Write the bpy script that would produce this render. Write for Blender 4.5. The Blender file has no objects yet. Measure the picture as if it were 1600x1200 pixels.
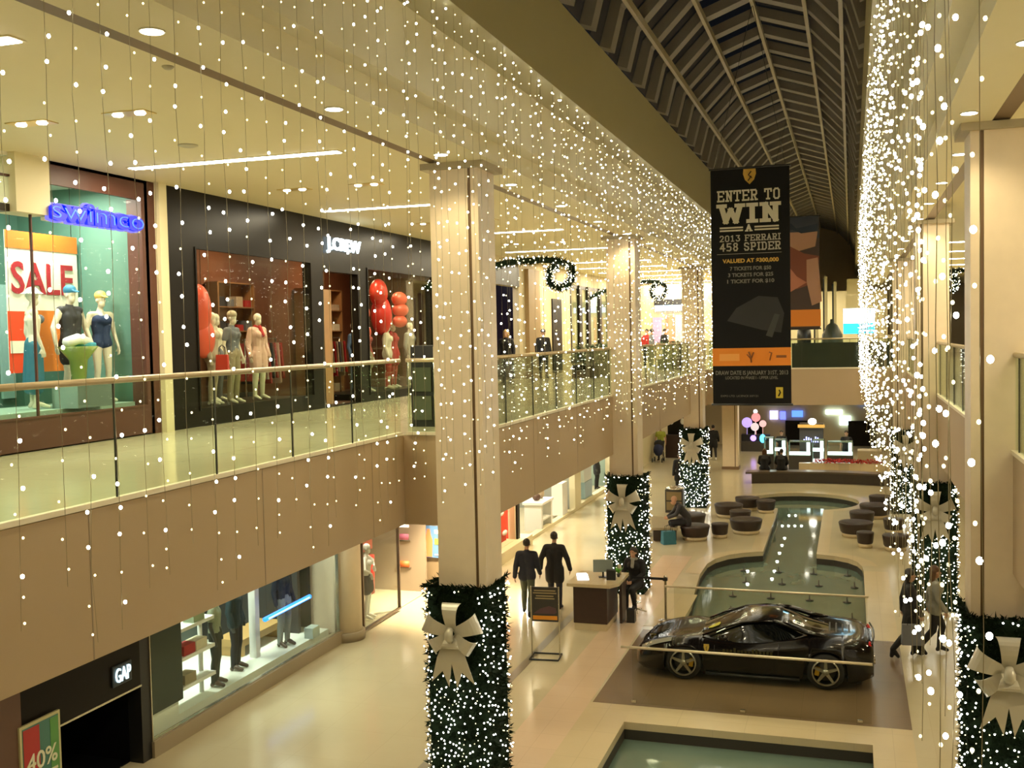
import bpy, bmesh, math, random
from mathutils import Vector, Matrix
from mathutils.geometry import tessellate_polygon
random.seed(7)
SC = bpy.context.scene
COL = SC.collection
PI = math.pi

# ------------------------------------------------------------------ camera, world, exposure, lights
cam_d = bpy.data.cameras.new('camera'); cam = bpy.data.objects.new('camera', cam_d); COL.objects.link(cam)
cam_d.sensor_width = 36.0; cam_d.lens = 36.0 * 1645.0 / 1600.0; cam_d.clip_start = 0.05; cam_d.clip_end = 300
_R = ((0.9517057, -0.0062020, -0.3069491), (0.3062944, -0.0491227, 0.9506685), (-0.0209742, -0.9987735, -0.0448507))
_m = Matrix(((_R[0][0], -_R[0][1], -_R[0][2], 0.0), (_R[1][0], -_R[1][1], -_R[1][2], 0.0),
             (_R[2][0], -_R[2][1], -_R[2][2], 6.5), (0, 0, 0, 1)))
cam.matrix_world = _m
SC.camera = cam
vs = SC.view_settings
SC.display_settings.display_device = 'sRGB'
vs.view_transform = 'Standard'; vs.look = 'None'; vs.gamma = 1.0; vs.use_curve_mapping = False
vs.exposure = 0.36
cy = SC.cycles
cy.use_denoising = True
cy.sample_clamp_indirect = 3.0; cy.sample_clamp_direct = 0.0
cy.max_bounces = 8; cy.diffuse_bounces = 4; cy.glossy_bounces = 4; cy.transmission_bounces = 4
cy.transparent_max_bounces = 24
cy.caustics_reflective = False; cy.caustics_refractive = False
W = bpy.data.worlds.new('night'); SC.world = W; W.use_nodes = True
W.node_tree.nodes['Background'].inputs[0].default_value = (0.05, 0.06, 0.09, 1)
W.node_tree.nodes['Background'].inputs[1].default_value = 0.15

WARM = (1.0, 0.83, 0.50)
WARM2 = (1.0, 0.86, 0.58)

def lamp(name, kind, loc, power, color=WARM, size=0.3, size_y=None, rot=(0, 0, 0), spot=None, parent=None, blend=0.6):
    d = bpy.data.lights.new(name, kind); d.energy = power; d.color = color
    if kind == 'AREA':
        d.size = size
        if size_y: d.shape = 'RECTANGLE'; d.size_y = size_y
        d.spread = spot or PI
    elif kind == 'SPOT':
        d.spot_size = spot or 2.0; d.spot_blend = blend; d.shadow_soft_size = size
    else:
        d.shadow_soft_size = size
    o = bpy.data.objects.new(name, d); COL.objects.link(o); o.location = loc; o.rotation_euler = rot
    if parent: o.parent = parent
    return o

# ------------------------------------------------------------------ materials
MATS = {}
def mat(name, col, rough=0.5, metal=0.0, noise=0.0, nscale=4.0, emit=None, estr=1.0, coat=0.0, col2=None, bump=0.0, spec=0.5, ns=True):
    if name in MATS: return MATS[name]
    m = bpy.data.materials.new(name); m.use_nodes = True
    nt = m.node_tree; b = nt.nodes['Principled BSDF']
    b.inputs['Base Color'].default_value = (*col, 1); b.inputs['Roughness'].default_value = rough
    b.inputs['Metallic'].default_value = metal; b.inputs['Coat Weight'].default_value = coat
    b.inputs['Specular IOR Level'].default_value = spec
    if noise > 0 or col2 or bump > 0:
        tc = nt.nodes.new('ShaderNodeTexCoord'); n = nt.nodes.new('ShaderNodeTexNoise')
        n.inputs['Scale'].default_value = nscale; n.inputs['Detail'].default_value = 4
        nt.links.new(tc.outputs['Object'], n.inputs['Vector'])
        if noise > 0 or col2:
            mx = nt.nodes.new('ShaderNodeMix'); mx.data_type = 'RGBA'
            c2 = col2 or tuple(c * (1 - noise) for c in col)
            mx.inputs[6].default_value = (*col, 1); mx.inputs[7].default_value = (*c2, 1)
            nt.links.new(n.outputs['Fac'], mx.inputs[0]); nt.links.new(mx.outputs[2], b.inputs['Base Color'])
        if bump > 0:
            bp = nt.nodes.new('ShaderNodeBump'); bp.inputs['Strength'].default_value = bump
            bp.inputs['Distance'].default_value = 0.02
            nt.links.new(n.outputs['Fac'], bp.inputs['Height']); nt.links.new(bp.outputs['Normal'], b.inputs['Normal'])
    if emit:
        b.inputs['Emission Color'].default_value = (*emit, 1); b.inputs['Emission Strength'].default_value = estr
        if ns: m.cycles.emission_sampling = 'NONE'
    MATS[name] = m
    return m

def tile_mat(name, c1, c2, mortar, sx, sy, rough=0.2, msize=0.004, noise_s=1.2):
    m = bpy.data.materials.new(name); m.use_nodes = True; nt = m.node_tree; b = nt.nodes['Principled BSDF']
    tc = nt.nodes.new('ShaderNodeTexCoord'); br = nt.nodes.new('ShaderNodeTexBrick')
    br.offset = 0.0
    br.inputs['Color1'].default_value = (*c1, 1); br.inputs['Color2'].default_value = (*c2, 1); br.inputs['Mortar'].default_value = (*mortar, 1)
    br.inputs['Scale'].default_value = 1.0; br.inputs['Mortar Size'].default_value = msize
    br.inputs['Brick Width'].default_value = sx; br.inputs['Row Height'].default_value = sy
    nt.links.new(tc.outputs['Object'], br.inputs['Vector'])
    n = nt.nodes.new('ShaderNodeTexNoise'); n.inputs['Scale'].default_value = noise_s; n.inputs['Detail'].default_value = 5
    nt.links.new(tc.outputs['Object'], n.inputs['Vector'])
    mx = nt.nodes.new('ShaderNodeMix'); mx.data_type = 'RGBA'; mx.blend_type = 'MULTIPLY'; mx.inputs[0].default_value = 0.35
    nt.links.new(br.outputs['Color'], mx.inputs[6])
    rr = nt.nodes.new('ShaderNodeValToRGB'); rr.color_ramp.elements[0].color = (0.78, 0.76, 0.72, 1); rr.color_ramp.elements[1].color = (1.1, 1.08, 1.05, 1)
    nt.links.new(n.outputs['Fac'], rr.inputs[0]); nt.links.new(rr.outputs[0], mx.inputs[7])
    nt.links.new(mx.outputs[2], b.inputs['Base Color'])
    b.inputs['Roughness'].default_value = rough
    MATS[name] = m
    return m

def glass_mat(name, tint=(0.9, 0.95, 0.92), refl=0.06, edge=0.35):
    m = bpy.data.materials.new(name); m.use_nodes = True; nt = m.node_tree
    for n in list(nt.nodes):
        if n.type == 'BSDF_PRINCIPLED': nt.nodes.remove(n)
    out = nt.nodes['Material Output']
    t = nt.nodes.new('ShaderNodeBsdfTransparent'); t.inputs[0].default_value = (*tint, 1)
    g = nt.nodes.new('ShaderNodeBsdfGlossy'); g.inputs['Roughness'].default_value = 0.02
    lw = nt.nodes.new('ShaderNodeLayerWeight'); lw.inputs['Blend'].default_value = edge
    mp = nt.nodes.new('ShaderNodeMapRange'); mp.inputs[3].default_value = refl; mp.inputs[4].default_value = 0.6
    nt.links.new(lw.outputs['Fresnel'], mp.inputs[0])
    mx = nt.nodes.new('ShaderNodeMixShader')
    nt.links.new(mp.outputs[0], mx.inputs[0]); nt.links.new(t.outputs[0], mx.inputs[1]); nt.links.new(g.outputs[0], mx.inputs[2])
    nt.links.new(mx.outputs[0], out.inputs[0])
    MATS[name] = m
    return m

def emis(name, col, s, ns=True):
    return mat(name, (0.02, 0.02, 0.02), 0.5, emit=col, estr=s, ns=ns)

cream = mat('cream_paint', (0.72, 0.65, 0.42), 0.6, noise=0.04, nscale=1.5)
stone = mat('column_stone', (0.80, 0.67, 0.48), 0.45, noise=0.12, nscale=5)
groovem = mat('bronze_reveal', (0.16, 0.10, 0.05), 0.4, 0.3)
fascia = mat('taupe_paint', (0.47, 0.35, 0.21), 0.6, noise=0.06, nscale=1.2)
beamm = mat('unlit_beam_tone', (0.42, 0.37, 0.20), 0.6, noise=0.04, nscale=1)  # darker than the cream, to colour in the unlit beam faces
fl_low = tile_mat('limestone_tile', (0.55, 0.49, 0.33), (0.54, 0.48, 0.325), (0.50, 0.44, 0.295), 1.2, 1.2, 0.16)
fl_up = tile_mat('upper_tile', (0.58, 0.54, 0.37), (0.56, 0.52, 0.36), (0.44, 0.40, 0.28), 0.9, 0.9, 0.14)
strip_m = tile_mat('rose_travertine', (0.66, 0.51, 0.36), (0.64, 0.495, 0.35), (0.56, 0.44, 0.31), 0.6, 0.6, 0.2)
rim_m = tile_mat('beige_coping', (0.60, 0.50, 0.32), (0.59, 0.49, 0.315), (0.5, 0.42, 0.28), 1.1, 1.1, 0.22)
plat_m = tile_mat('brown_stone', (0.20, 0.14, 0.08), (0.185, 0.13, 0.075), (0.15, 0.11, 0.06), 0.9, 0.9, 0.25)
dark_line = mat('grey_stone_line', (0.20, 0.18, 0.12), 0.3)
glass = glass_mat('clear_glass')
rail_glass = glass_mat('balustrade_glass', (0.88, 0.94, 0.86), 0.005, 0.06)
shop_glass = glass_mat('shop_glass', (0.95, 0.98, 0.96), 0.01, 0.08)
sky_glass = glass_mat('roof_glass', (0.30, 0.32, 0.30), 0.02, 0.12)
brass = mat('satin_bronze_rail', (0.52, 0.42, 0.26), 0.3, 0.5)
curbm = mat('cream_trim', (0.85, 0.78, 0.60), 0.4)
steel = mat('steel', (0.62, 0.58, 0.48), 0.25, 0.9)
black = mat('black', (0.010, 0.010, 0.011), 0.4)
darkgrey = mat('dark_grey', (0.035, 0.033, 0.03), 0.5)
ribm = mat('grey_roof_paint', (0.24, 0.21, 0.17), 0.6)
water_m = mat('pool_water', (0.10, 0.15, 0.12), 0.06, spec=0.5, col2=(0.145, 0.205, 0.17), nscale=1.2, bump=0.03)
pool_wall = mat('pool_wall_shade', (0.035, 0.03, 0.022), 0.6)
wood_d = mat('dark_wood', (0.045, 0.022, 0.016), 0.35, noise=0.3, nscale=9)
drum_m = mat('brown_leather', (0.034, 0.020, 0.015), 0.42, noise=0.25, nscale=8)
white = mat('white', (0.85, 0.85, 0.80), 0.4)
manq = mat('mannequin_ivory', (0.72, 0.66, 0.52), 0.4)
manq_w = mat('mannequin_white', (0.85, 0.82, 0.76), 0.35)
skin = mat('skin', (0.52, 0.30, 0.19), 0.55)
foliage_m = mat('fir_green', (0.004, 0.008, 0.003), 0.8, col2=(0.009, 0.020, 0.007), nscale=20, spec=.1)
silver = mat('silver_ribbon', (0.62, 0.59, 0.48), 0.38, 0.2, noise=0.1, nscale=6)
bulb_b = emis('fairy_light_bright', (1.0, 0.97, 0.84), 20.0)
bulb_d = emis('fairy_light_dim', (1.0, 0.90, 0.50), 3.0)
wire_m = mat('clear_cable', (0.26, 0.22, 0.12), 0.5)
lampface = emis('lamp_face', (1.0, 0.93, 0.74), 14.0)
tubeface = emis('tube_face', (1.0, 0.95, 0.82), 12.0)

# ------------------------------------------------------------------ mesh helpers
class MB:
    def __init__(s): s.v = []; s.f = []; s.m = []; s.sm = []
    def add(s, vs_, fs, mi=0, smooth=False):
        o = len(s.v); s.v += [tuple(p) for p in vs_]
        for f in fs: s.f.append(tuple(i + o for i in f)); s.m.append(mi); s.sm.append(smooth)
        return s
    def box(s, x0, x1, y0, y1, z0, z1, mi=0, bev=0.0):
        if x1 < x0: x0, x1 = x1, x0
        if y1 < y0: y0, y1 = y1, y0
        if z1 < z0: z0, z1 = z1, z0
        P = [(x0, y0, z0), (x1, y0, z0), (x1, y1, z0), (x0, y1, z0), (x0, y0, z1), (x1, y0, z1), (x1, y1, z1), (x0, y1, z1)]
        return s.add(P, [(0, 3, 2, 1), (4, 5, 6, 7), (0, 1, 5, 4), (1, 2, 6, 5), (2, 3, 7, 6), (3, 0, 4, 7)], mi)
    def quad(s, a, b, c, d, mi=0): return s.add([a, b, c, d], [(0, 1, 2, 3)], mi)
    def tube(s, pts, r, n=8, mi=0, cap=True, r2=None, flat=None):
        pts = [Vector(p) for p in pts]; N = len(pts); rings = []; up = None
        for i, p in enumerate(pts):
            t = (pts[min(i + 1, N - 1)] - pts[max(i - 1, 0)])
            if t.length < 1e-9: t = Vector((0, 0, 1))
            t.normalize()
            if up is None:
                up = Vector((0, 0, 1)) if abs(t.z) < 0.9 else Vector((1, 0, 0))
            a = t.cross(up)
            if a.length < 1e-6: a = t.cross(Vector((0, 1, 0)))
            a.normalize(); b = a.cross(t); up = b
            rr = r[i] if isinstance(r, (list, tuple)) else (r if r2 is None else r + (r2 - r) * i / max(1, N - 1))
            rings.append([p + a * rr * math.cos(2 * PI * k / n) + b * rr * (flat or 1) * math.sin(2 * PI * k / n) for k in range(n)])
        V = [q for R_ in rings for q in R_]; Fc = []
        for i in range(N - 1):
            for k in range(n):
                Fc.append((i * n + k, i * n + (k + 1) % n, (i + 1) * n + (k + 1) % n, (i + 1) * n + k))
        if cap: Fc += [tuple(range(n))[::-1], tuple((N - 1) * n + k for k in range(n))]
        return s.add(V, Fc, mi, True)
    def lathe(s, prof, cx=0, cy=0, cz=0, n=24, mi=0, smooth=True, axis='Z'):
        V = []; Fc = []
        for (r, z) in prof:
            for k in range(n):
                a = 2 * PI * k / n
                if axis == 'Z': V.append((cx + r * math.cos(a), cy + r * math.sin(a), cz + z))
                elif axis == 'Y': V.append((cx + r * math.cos(a), cy + z, cz + r * math.sin(a)))
                else: V.append((cx + z, cy + r * math.cos(a), cz + r * math.sin(a)))
        L = len(prof)
        for i in range(L - 1):
            for k in range(n):
                Fc.append((i * n + k, i * n + (k + 1) % n, (i + 1) * n + (k + 1) % n, (i + 1) * n + k))
        if prof[0] != prof[-1]:
            Fc.append(tuple(range(n))[::-1]); Fc.append(tuple((L - 1) * n + k for k in range(n)))
        return s.add(V, Fc, mi, smooth)
    def ball(s, c, r, n=12, m=8, mi=0, sc=(1, 1, 1)):
        V = [(c[0], c[1], c[2] - r * sc[2])]; Fc = []
        for i in range(1, m):
            th = PI * i / m
            for k in range(n):
                a = 2 * PI * k / n
                V.append((c[0] + r * sc[0] * math.sin(th) * math.cos(a), c[1] + r * sc[1] * math.sin(th) * math.sin(a), c[2] - r * sc[2] * math.cos(th)))
        V.append((c[0], c[1], c[2] + r * sc[2]))
        for k in range(n): Fc.append((0, 1 + (k + 1) % n, 1 + k))
        for i in range(m - 2):
            for k in range(n):
                Fc.append((1 + i * n + k, 1 + i * n + (k + 1) % n, 1 + (i + 1) * n + (k + 1) % n, 1 + (i + 1) * n + k))
        T = len(V) - 1; b0 = 1 + (m - 2) * n
        for k in range(n): Fc.append((b0 + k, b0 + (k + 1) % n, T))
        return s.add(V, Fc, mi, True)
    def prism(s, poly, z0, z1, mi=0, plane='XY'):
        """closed prism from a 2D polygon; plane XY extrudes in Z, XZ in Y, YZ in X"""
        n = len(poly)
        def P(a, b, c):
            return (a, b, c) if plane == 'XY' else ((a, c, b) if plane == 'XZ' else (c, a, b))
        V = [P(a, b, z0) for a, b in poly] + [P(a, b, z1) for a, b in poly]
        tri = tessellate_polygon([[Vector((a, b, 0)) for a, b in poly]])
        Fc = [tuple(t) for t in tri] + [tuple(i + n for i in t)[::-1] for t in tri]
        Fc += [(i, (i + 1) % n, (i + 1) % n + n, i + n) for i in range(n)]
        return s.add(V, Fc, mi)
    def build(s, name, mats, parent=None, loc=None, rot=None, bevel=0.0, fixn=True):
        me = bpy.data.meshes.new(name); me.from_pydata(s.v, [], s.f)
        if not isinstance(mats, (list, tuple)): mats = [mats]
        for m_ in mats: me.materials.append(m_)
        me.polygons.foreach_set('material_index', s.m); me.polygons.foreach_set('use_smooth', s.sm)
        if fixn:
            bm = bmesh.new(); bm.from_mesh(me); bmesh.ops.recalc_face_normals(bm, faces=bm.faces); bm.to_mesh(me); bm.free()
        me.update()
        o = bpy.data.objects.new(name, me); COL.objects.link(o)
        if parent: o.parent = parent
        if loc: o.location = loc
        if rot: o.rotation_euler = rot
        if bevel > 0:
            b = o.modifiers.new('bevel', 'BEVEL'); b.width = bevel; b.segments = 2; b.limit_method = 'ANGLE'
        return o

def tag(o, label=None, cat=None, group=None, kind=None):
    if label: o['label'] = label
    if cat: o['category'] = cat
    if group: o['group'] = group
    if kind: o['kind'] = kind
    return o
def struct(o): o['kind'] = 'structure'; return o
def thing(name, label, cat, loc=(0, 0, 0), rz=0.0, group=None):
    o = bpy.data.objects.new(name, None); COL.objects.link(o); o.empty_display_size = 0.2
    o.location = loc; o.rotation_euler = (0, 0, rz)
    return tag(o, label, cat, group)
def copy_tree(o, parent=None):
    c = o.copy(); COL.objects.link(c)
    if parent: c.parent = parent
    for ch in [k for k in o.children]: copy_tree(ch, c)
    return c
def B(name, m, x0, x1, y0, y1, z0, z1, parent=None, bevel=0.0):
    """box object with its origin at its base centre"""
    cx, cy_, cz = (x0 + x1) / 2, (y0 + y1) / 2, min(z0, z1)
    mb = MB().box(x0 - cx, x1 - cx, y0 - cy_, y1 - cy_, z0 - cz, z1 - cz)
    o = mb.build(name, m, parent, (cx, cy_, cz), bevel=bevel)
    return o

FACE = {'-Y': (PI / 2, 0, 0), '+X': (PI / 2, 0, PI / 2), '-X': (PI / 2, 0, -PI / 2), 'UP': (0, 0, 0)}
def text(name, s, h, m, parent, loc, face='-Y', width=None, bold=0.0, depth=0.01, label=None, shear=0.0):
    c = bpy.data.curves.new(name, 'FONT'); c.body = s; c.size = h / 0.72; c.align_x = 'CENTER'; c.align_y = 'BOTTOM_BASELINE'
    c.extrude = depth; c.offset = bold; c.shear = shear; c.resolution_u = 3
    t = bpy.data.objects.new(name, c); COL.objects.link(t)
    dg = bpy.context.evaluated_depsgraph_get(); dg.update()
    me = bpy.data.meshes.new_from_object(t.evaluated_get(dg))
    bpy.data.objects.remove(t); bpy.data.curves.remove(c)
    xs = [v.co.x for v in me.vertices] or [0, 1]; w = max(xs) - min(xs); mid = (max(xs) + min(xs)) / 2
    k = (width / w) if width else 1.0
    for v in me.vertices: v.co.x = (v.co.x - mid) * k
    me.materials.clear(); me.materials.append(m)
    o = bpy.data.objects.new(name, me); COL.objects.link(o)
    if parent: o.parent = parent
    o.location = loc; o.rotation_euler = FACE[face]
    if label: o['label'] = label
    return o

# slab serif capitals drawn from strokes on a 4 x 6 grid
SLAB = {
 'E': [((.6,0),(.6,6)),((0,0),(4,0)),((0,6),(4,6)),((.6,3),(3,3)),((4,0),(4,1.2)),((4,6),(4,4.8))],
 'N': [((.8,0),(.8,6)),((.8,6),(3.4,0)),((3.4,0),(3.4,6)),((0,0),(1.6,0)),((0,6),(1,6)),((2.6,6),(4.2,6))],
 'T': [((2,0),(2,6)),((0,6),(4,6)),((0,6),(0,4.6)),((4,6),(4,4.6)),((1.1,0),(2.9,0))],
 'R': [((.7,0),(.7,6)),((0,6),(3,6)),((3,6),(3.6,5.2)),((3.6,5.2),(3.6,3.8)),((3.6,3.8),(3,3)),((3,3),(.7,3)),((2,3),(3.4,0)),((0,0),(1.4,0)),((2.9,0),(4.1,0))],
 'O': [((0.4,1),(0.4,5)),((.4,5),(1.2,6)),((1.2,6),(2.8,6)),((2.8,6),(3.6,5)),((3.6,5),(3.6,1)),((3.6,1),(2.8,0)),((2.8,0),(1.2,0)),((1.2,0),(.4,1))],
 'W': [((0.6,6),(1.7,0)),((1.7,0),(3,4.6)),((3,4.6),(4.3,0)),((4.3,0),(5.4,6)),((-.1,6),(1.4,6)),((4.6,6),(6.1,6))],
 'I': [((1,0),(1,6)),((0.1,0),(1.9,0)),((.1,6),(1.9,6))],
 'A': [((.5,0),(2,6)),((2,6),(3.5,0)),((1,2),(3,2)),((-.1,0),(1.1,0)),((2.9,0),(4.1,0))],
 'F': [((.6,0),(.6,6)),((0,0),(1.4,0)),((0,6),(4,6)),((.6,3),(3,3)),((4,6),(4,4.8))],
 'S': [((3.6,5),(2.8,6)),((2.8,6),(1,6)),((1,6),(.4,5)),((.4,5),(.6,3.6)),((.6,3.6),(3.3,2.5)),((3.3,2.5),(3.6,1)),((3.6,1),(2.8,0)),((2.8,0),(1,0)),((1,0),(.4,1.2))],
 'P': [((.7,0),(.7,6)),((0,6),(3,6)),((3,6),(3.6,5.2)),((3.6,5.2),(3.6,3.6)),((3.6,3.6),(3,2.8)),((3,2.8),(.7,2.8)),((0,0),(1.6,0))],
 'D': [((.7,0),(.7,6)),((0,6),(2.6,6)),((2.6,6),(3.6,4.8)),((3.6,4.8),(3.6,1.2)),((3.6,1.2),(2.6,0)),((2.6,0),(0,0))],
 '2': [((.4,4.8),(1,6)),((1,6),(2.8,6)),((2.8,6),(3.6,4.8)),((3.6,4.8),(3.2,3.4)),((3.2,3.4),(.4,0)),((.4,0),(3.8,0))],
 '0': [((0.4,1),(0.4,5)),((.4,5),(1.2,6)),((1.2,6),(2.8,6)),((2.8,6),(3.6,5)),((3.6,5),(3.6,1)),((3.6,1),(2.8,0)),((2.8,0),(1.2,0)),((1.2,0),(.4,1))],
 '1': [((2,0),(2,6)),((2,6),(.8,5)),((.8,0),(3.2,0))],
 '3': [((.4,6),(3.4,6)),((3.4,6),(2,3.6)),((2,3.6),(3.5,2.6)),((3.5,2.6),(3.5,1)),((3.5,1),(2.6,0)),((2.6,0),(1,0)),((1,0),(.3,1))],
 '4': [((2.8,0),(2.8,6)),((2.8,6),(0.3,2)),((.3,2),(4,2))],
 '5': [((3.5,6),(.7,6)),((.7,6),(.6,3.4)),((.6,3.4),(2.8,3.6)),((2.8,3.6),(3.6,2.6)),((3.6,2.6),(3.5,1)),((3.5,1),(2.6,0)),((2.6,0),(.4,.3))],
 '8': [((1.2,6),(2.8,6)),((2.8,6),(3.4,5)),((3.4,5),(2.8,3.2)),((2.8,3.2),(1.2,3.2)),((1.2,3.2),(.6,5)),((.6,5),(1.2,6)),((2.8,3.2),(3.6,1.6)),((3.6,1.6),(2.8,0)),((2.8,0),(1.2,0)),((1.2,0),(.4,1.6)),((.4,1.6),(1.2,3.2))],
}
SW = {'W': 6, 'I': 2, ' ': 2.2}
def slab(name, s, h, m, parent, x0, x1, y, z, wt=1.15):
    """lettering facing -Y between x0 and x1, baseline z, height h"""
    tot = sum(SW.get(c, 4) for c in s) + 1.5 * (len(s) - 1)
    kx = (x1 - x0) / (tot + wt); kz = h / (6 + wt); mb = MB(); cx = x0 + wt * kx / 2; i = 0
    for c in s:
        for (a, b), (c_, d) in SLAB.get(c, []):
            A = Vector((cx + a * kx, z + (b + wt / 2) * kz)); Bv = Vector((cx + c_ * kx, z + (d + wt / 2) * kz))
            t = (Bv - A).normalized(); nn = Vector((-t.y, t.x)); wx = wt * kx / 2; wz = wt * kz / 2
            off = Vector((nn.x * wx, nn.y * wz)); e = Vector((t.x * wx * .9, t.y * wz * .9))
            q = [A - e - off, Bv + e - off, Bv + e + off, A - e + off]
            yy = y - 0.0006 * i; i += 1
            mb.add([(p.x, yy, p.y) for p in q], [(0, 1, 2, 3)])
        cx += (SW.get(c, 4) + 1.5) * kx
    return mb.build(name, m, parent, fixn=False)

# ------------------------------------------------------------------ the setting
YE = 72.0
def poly_floor(name, outer, holes, z, m):
    loops = [[Vector((x, y, 0)) for x, y in outer]] + [[Vector((x, y, 0)) for x, y in h] for h in holes]
    tri = tessellate_polygon(loops); pts = [p for L in loops for p in L]
    mb = MB().add([(p.x, p.y, z) for p in pts], [tuple(t) for t in tri])
    o = mb.build(name, m); 
    for p in o.data.polygons:
        pass
    if o.data.polygons[0].normal.z < 0: o.data.flip_normals()
    return struct(o)

POOL_A = [(-3.67, 3.0), (0.28, 3.0), (0.28, 17.1), (-3.67, 17.1)]
def arcpts(cx, cy_, r, a0, a1, n):
    return [(cx + r * math.cos(math.radians(a0 + (a1 - a0) * i / n)), cy_ + r * math.sin(math.radians(a0 + (a1 - a0) * i / n))) for i in range(n + 1)]
POOL_B = [(-3.67, 22.65), (0.28, 22.65), (0.28, 29.6), (0.24, 30.2), (0.12, 30.7), (-0.12, 31.1), (-0.5, 31.4), (-1.0, 31.55)]
POOL_B += arcpts(-1.8, 41.35, 2.05, -67, 247, 40)
POOL_B += [(-2.52, 31.6), (-3.05, 31.3), (-3.45, 30.9), (-3.75, 30.3), (-3.9, 29.6), (-3.92, 28.3), (-3.8, 26.5), (-3.68, 25.0)]
base = poly_floor('floor', [(-17, -3), (9, -3), (9, YE), (-17, YE)], [POOL_A, POOL_B], 0.0, fl_low)
for poly, nm in ((POOL_A, 'pool'), (POOL_B, 'pool')):
    root = thing(nm, {0: 'shallow rectangular green pool in the floor in front of the car'}.get(0 if poly is POOL_A else 1, 'long keyhole shaped green pool running away behind the car'), 'pool', (0, 0, 0))
    n = len(poly); mb = MB()
    for i in range(n):
        a, b = poly[i], poly[(i + 1) % n]
        mb.quad((a[0], a[1], 0.0), (b[0], b[1], 0.0), (b[0], b[1], -0.12), (a[0], a[1], -0.12), 1)
        mb.quad((a[0], a[1], -0.12), (b[0], b[1], -0.12), (b[0], b[1], -0.45), (a[0], a[1], -0.45))  # lower band coloured dark for the shadow below the coping edge
    mb.build('basin_wall', [pool_wall, rim_m], root)
    tri = tessellate_polygon([[Vector((x, y, 0)) for x, y in poly]])
    w = MB().add([(x, y, -0.29) for x, y in poly], [tuple(t) for t in tri]).build('water', water_m, root)
    if w.data.polygons[0].normal.z < 0: w.data.flip_normals()
    # nozzles and glowing dots on the water
    for yy in ([9.5, 11, 12.5, 14, 15.5] if poly is POOL_A else [24, 25.6, 27.2, 28.8, 30.2]):
        for xx in (-3.0, -2.05, -1.1, -0.2):
            nz = MB().lathe([(0.10, 0), (0.10, 0.015), (0.02, 0.03), (0.012, 0.16), (0.0, 0.165)], n=8).build('nozzle', darkgrey, root, (xx + (yy % 1) * .3, yy, -0.285))
    if poly is POOL_B:  # added dots; the channel line imitates string lights mirrored in the water
        for xx, yy in [(-2.22, 39.7), (-1.99, 39.75), (-2.33, 37.53), (-2.12, 37.57), (-1.91, 37.61), (-1.69, 37.65), (-1.27, 37.74), (-2.12, 35.29), (-2.13, 34.09), (-2.13, 32.87), (-2.12, 31.64), (-2.11, 30.33), (-2.11, 29.36), (-2.84, 30.17), (-2.7, 28.61)]:
            MB().ball((0, 0, 0), 0.045, 8, 5, sc=(1, 1, .5)).build('pool_glow_dot', emis('pool_glow_dot', (0.9, 1.0, 0.85), 6), root, (xx, yy, -0.27))

def cop(name, x0, x1, y0, y1, m, z=0.006):
    o = B(name, m, x0, x1, y0, y1, 0.0, z); return struct(o)
cop('trim_1', -6.30, -6.13, 2, 44, dark_line, 0.003)
cop('trim_2', -5.30, -4.45, 2, 30.5, strip_m, 0.004)
cop('trim_3', -4.45, -3.67, 2, 17.9, rim_m)
cop('trim_4', -4.45, -3.67, 22.95, 26.0, rim_m)
cop('trim_5', -3.67, 0.28, 17.1, 17.9, rim_m)
cop('trim_6', 0.28, 0.90, 2, 17.9, rim_m)
cop('trim_7', 0.28, 0.90, 22.95, 29.6, rim_m)
cop('trim_8', -4.40, 0.90, 17.9, 22.65, plat_m, 0.008)
cop('trim_9', 0.28, 0.90, 22.65, 22.95, plat_m, 0.008)
# coping that follows the curved pool edge
def offset_loop(P_, d):
    out = []
    for i in range(len(P_)):
        a, b, c = Vector(P_[i - 1]), Vector(P_[i]), Vector(P_[(i + 1) % len(P_)])
        t1 = (b - a).normalized(); t2 = (c - b).normalized(); nn = Vector((t1.y + t2.y, -t1.x - t2.x))
        if nn.length < 1e-6: nn = Vector((t1.y, -t1.x))
        nn.normalize(); out.append((b.x + nn.x * d, b.y + nn.y * d))
    return out
outl = offset_loop(POOL_B, 0.42); mb = MB(); n = len(POOL_B)
for i in range(3, n - 3):
    j = i + 1
    a, b, c, d = POOL_B[i], POOL_B[j], outl[j], outl[i]
    mb.quad((a[0], a[1], .007), (b[0], b[1], .007), (c[0], c[1], .007), (d[0], d[1], .007))
o = struct(mb.build('trim_10', rim_m))
if o.data.polygons[0].normal.z < 0: o.data.flip_normals()

# upper slabs, floors, ceilings
XS = -11.5          # upper shop line
def S(name, m, *a, **k): return struct(B(name, m, *a, **k))
S('ceiling', fascia, -17, -6.9, -3, 15.6, 3.5, 4.94)
S('ceiling', fascia, -17, -5.7, 15.6, YE, 3.5, 4.94)
S('floor', fl_up, -17, -6.92, -3, 15.6, 4.94, 4.955)
S('floor', fl_up, -17, -5.72, 15.6, YE, 4.94, 4.955)
S('ceiling', fascia, 1.85, 9, -3, YE, 3.5, 4.94)
S('floor', fl_up, 1.87, 9, -3, YE, 4.94, 4.955)
S('ceiling', fascia, -6.9, 1.85, -3, 1.0, 3.5, 4.94)
S('floor', fl_up, -6.9, 1.85, -3, 1.0, 4.94, 4.955)
S('ceiling', fascia, -5.7, 1.85, 44.0, 62.0, 3.5, 4.94)
S('floor', fl_up, -5.7, 1.85, 44.02, 62.0, 4.94, 4.955)
S('ceiling', cream, -17, -5.66, -3, YE, 9.3, 9.5)
S('ceiling', cream, -5.45, -4.73, -3, YE, 8.95, 9.5)
S('trim_11', groovem, -5.66, -5.45, -3, YE, 8.97, 9.5)
S('ceiling', cream, -4.73, -4.5, -3, YE, 9.22, 9.5)
S('wall_left', cream, -4.75, -4.5, -3, YE, 9.5, 10.3)
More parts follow.
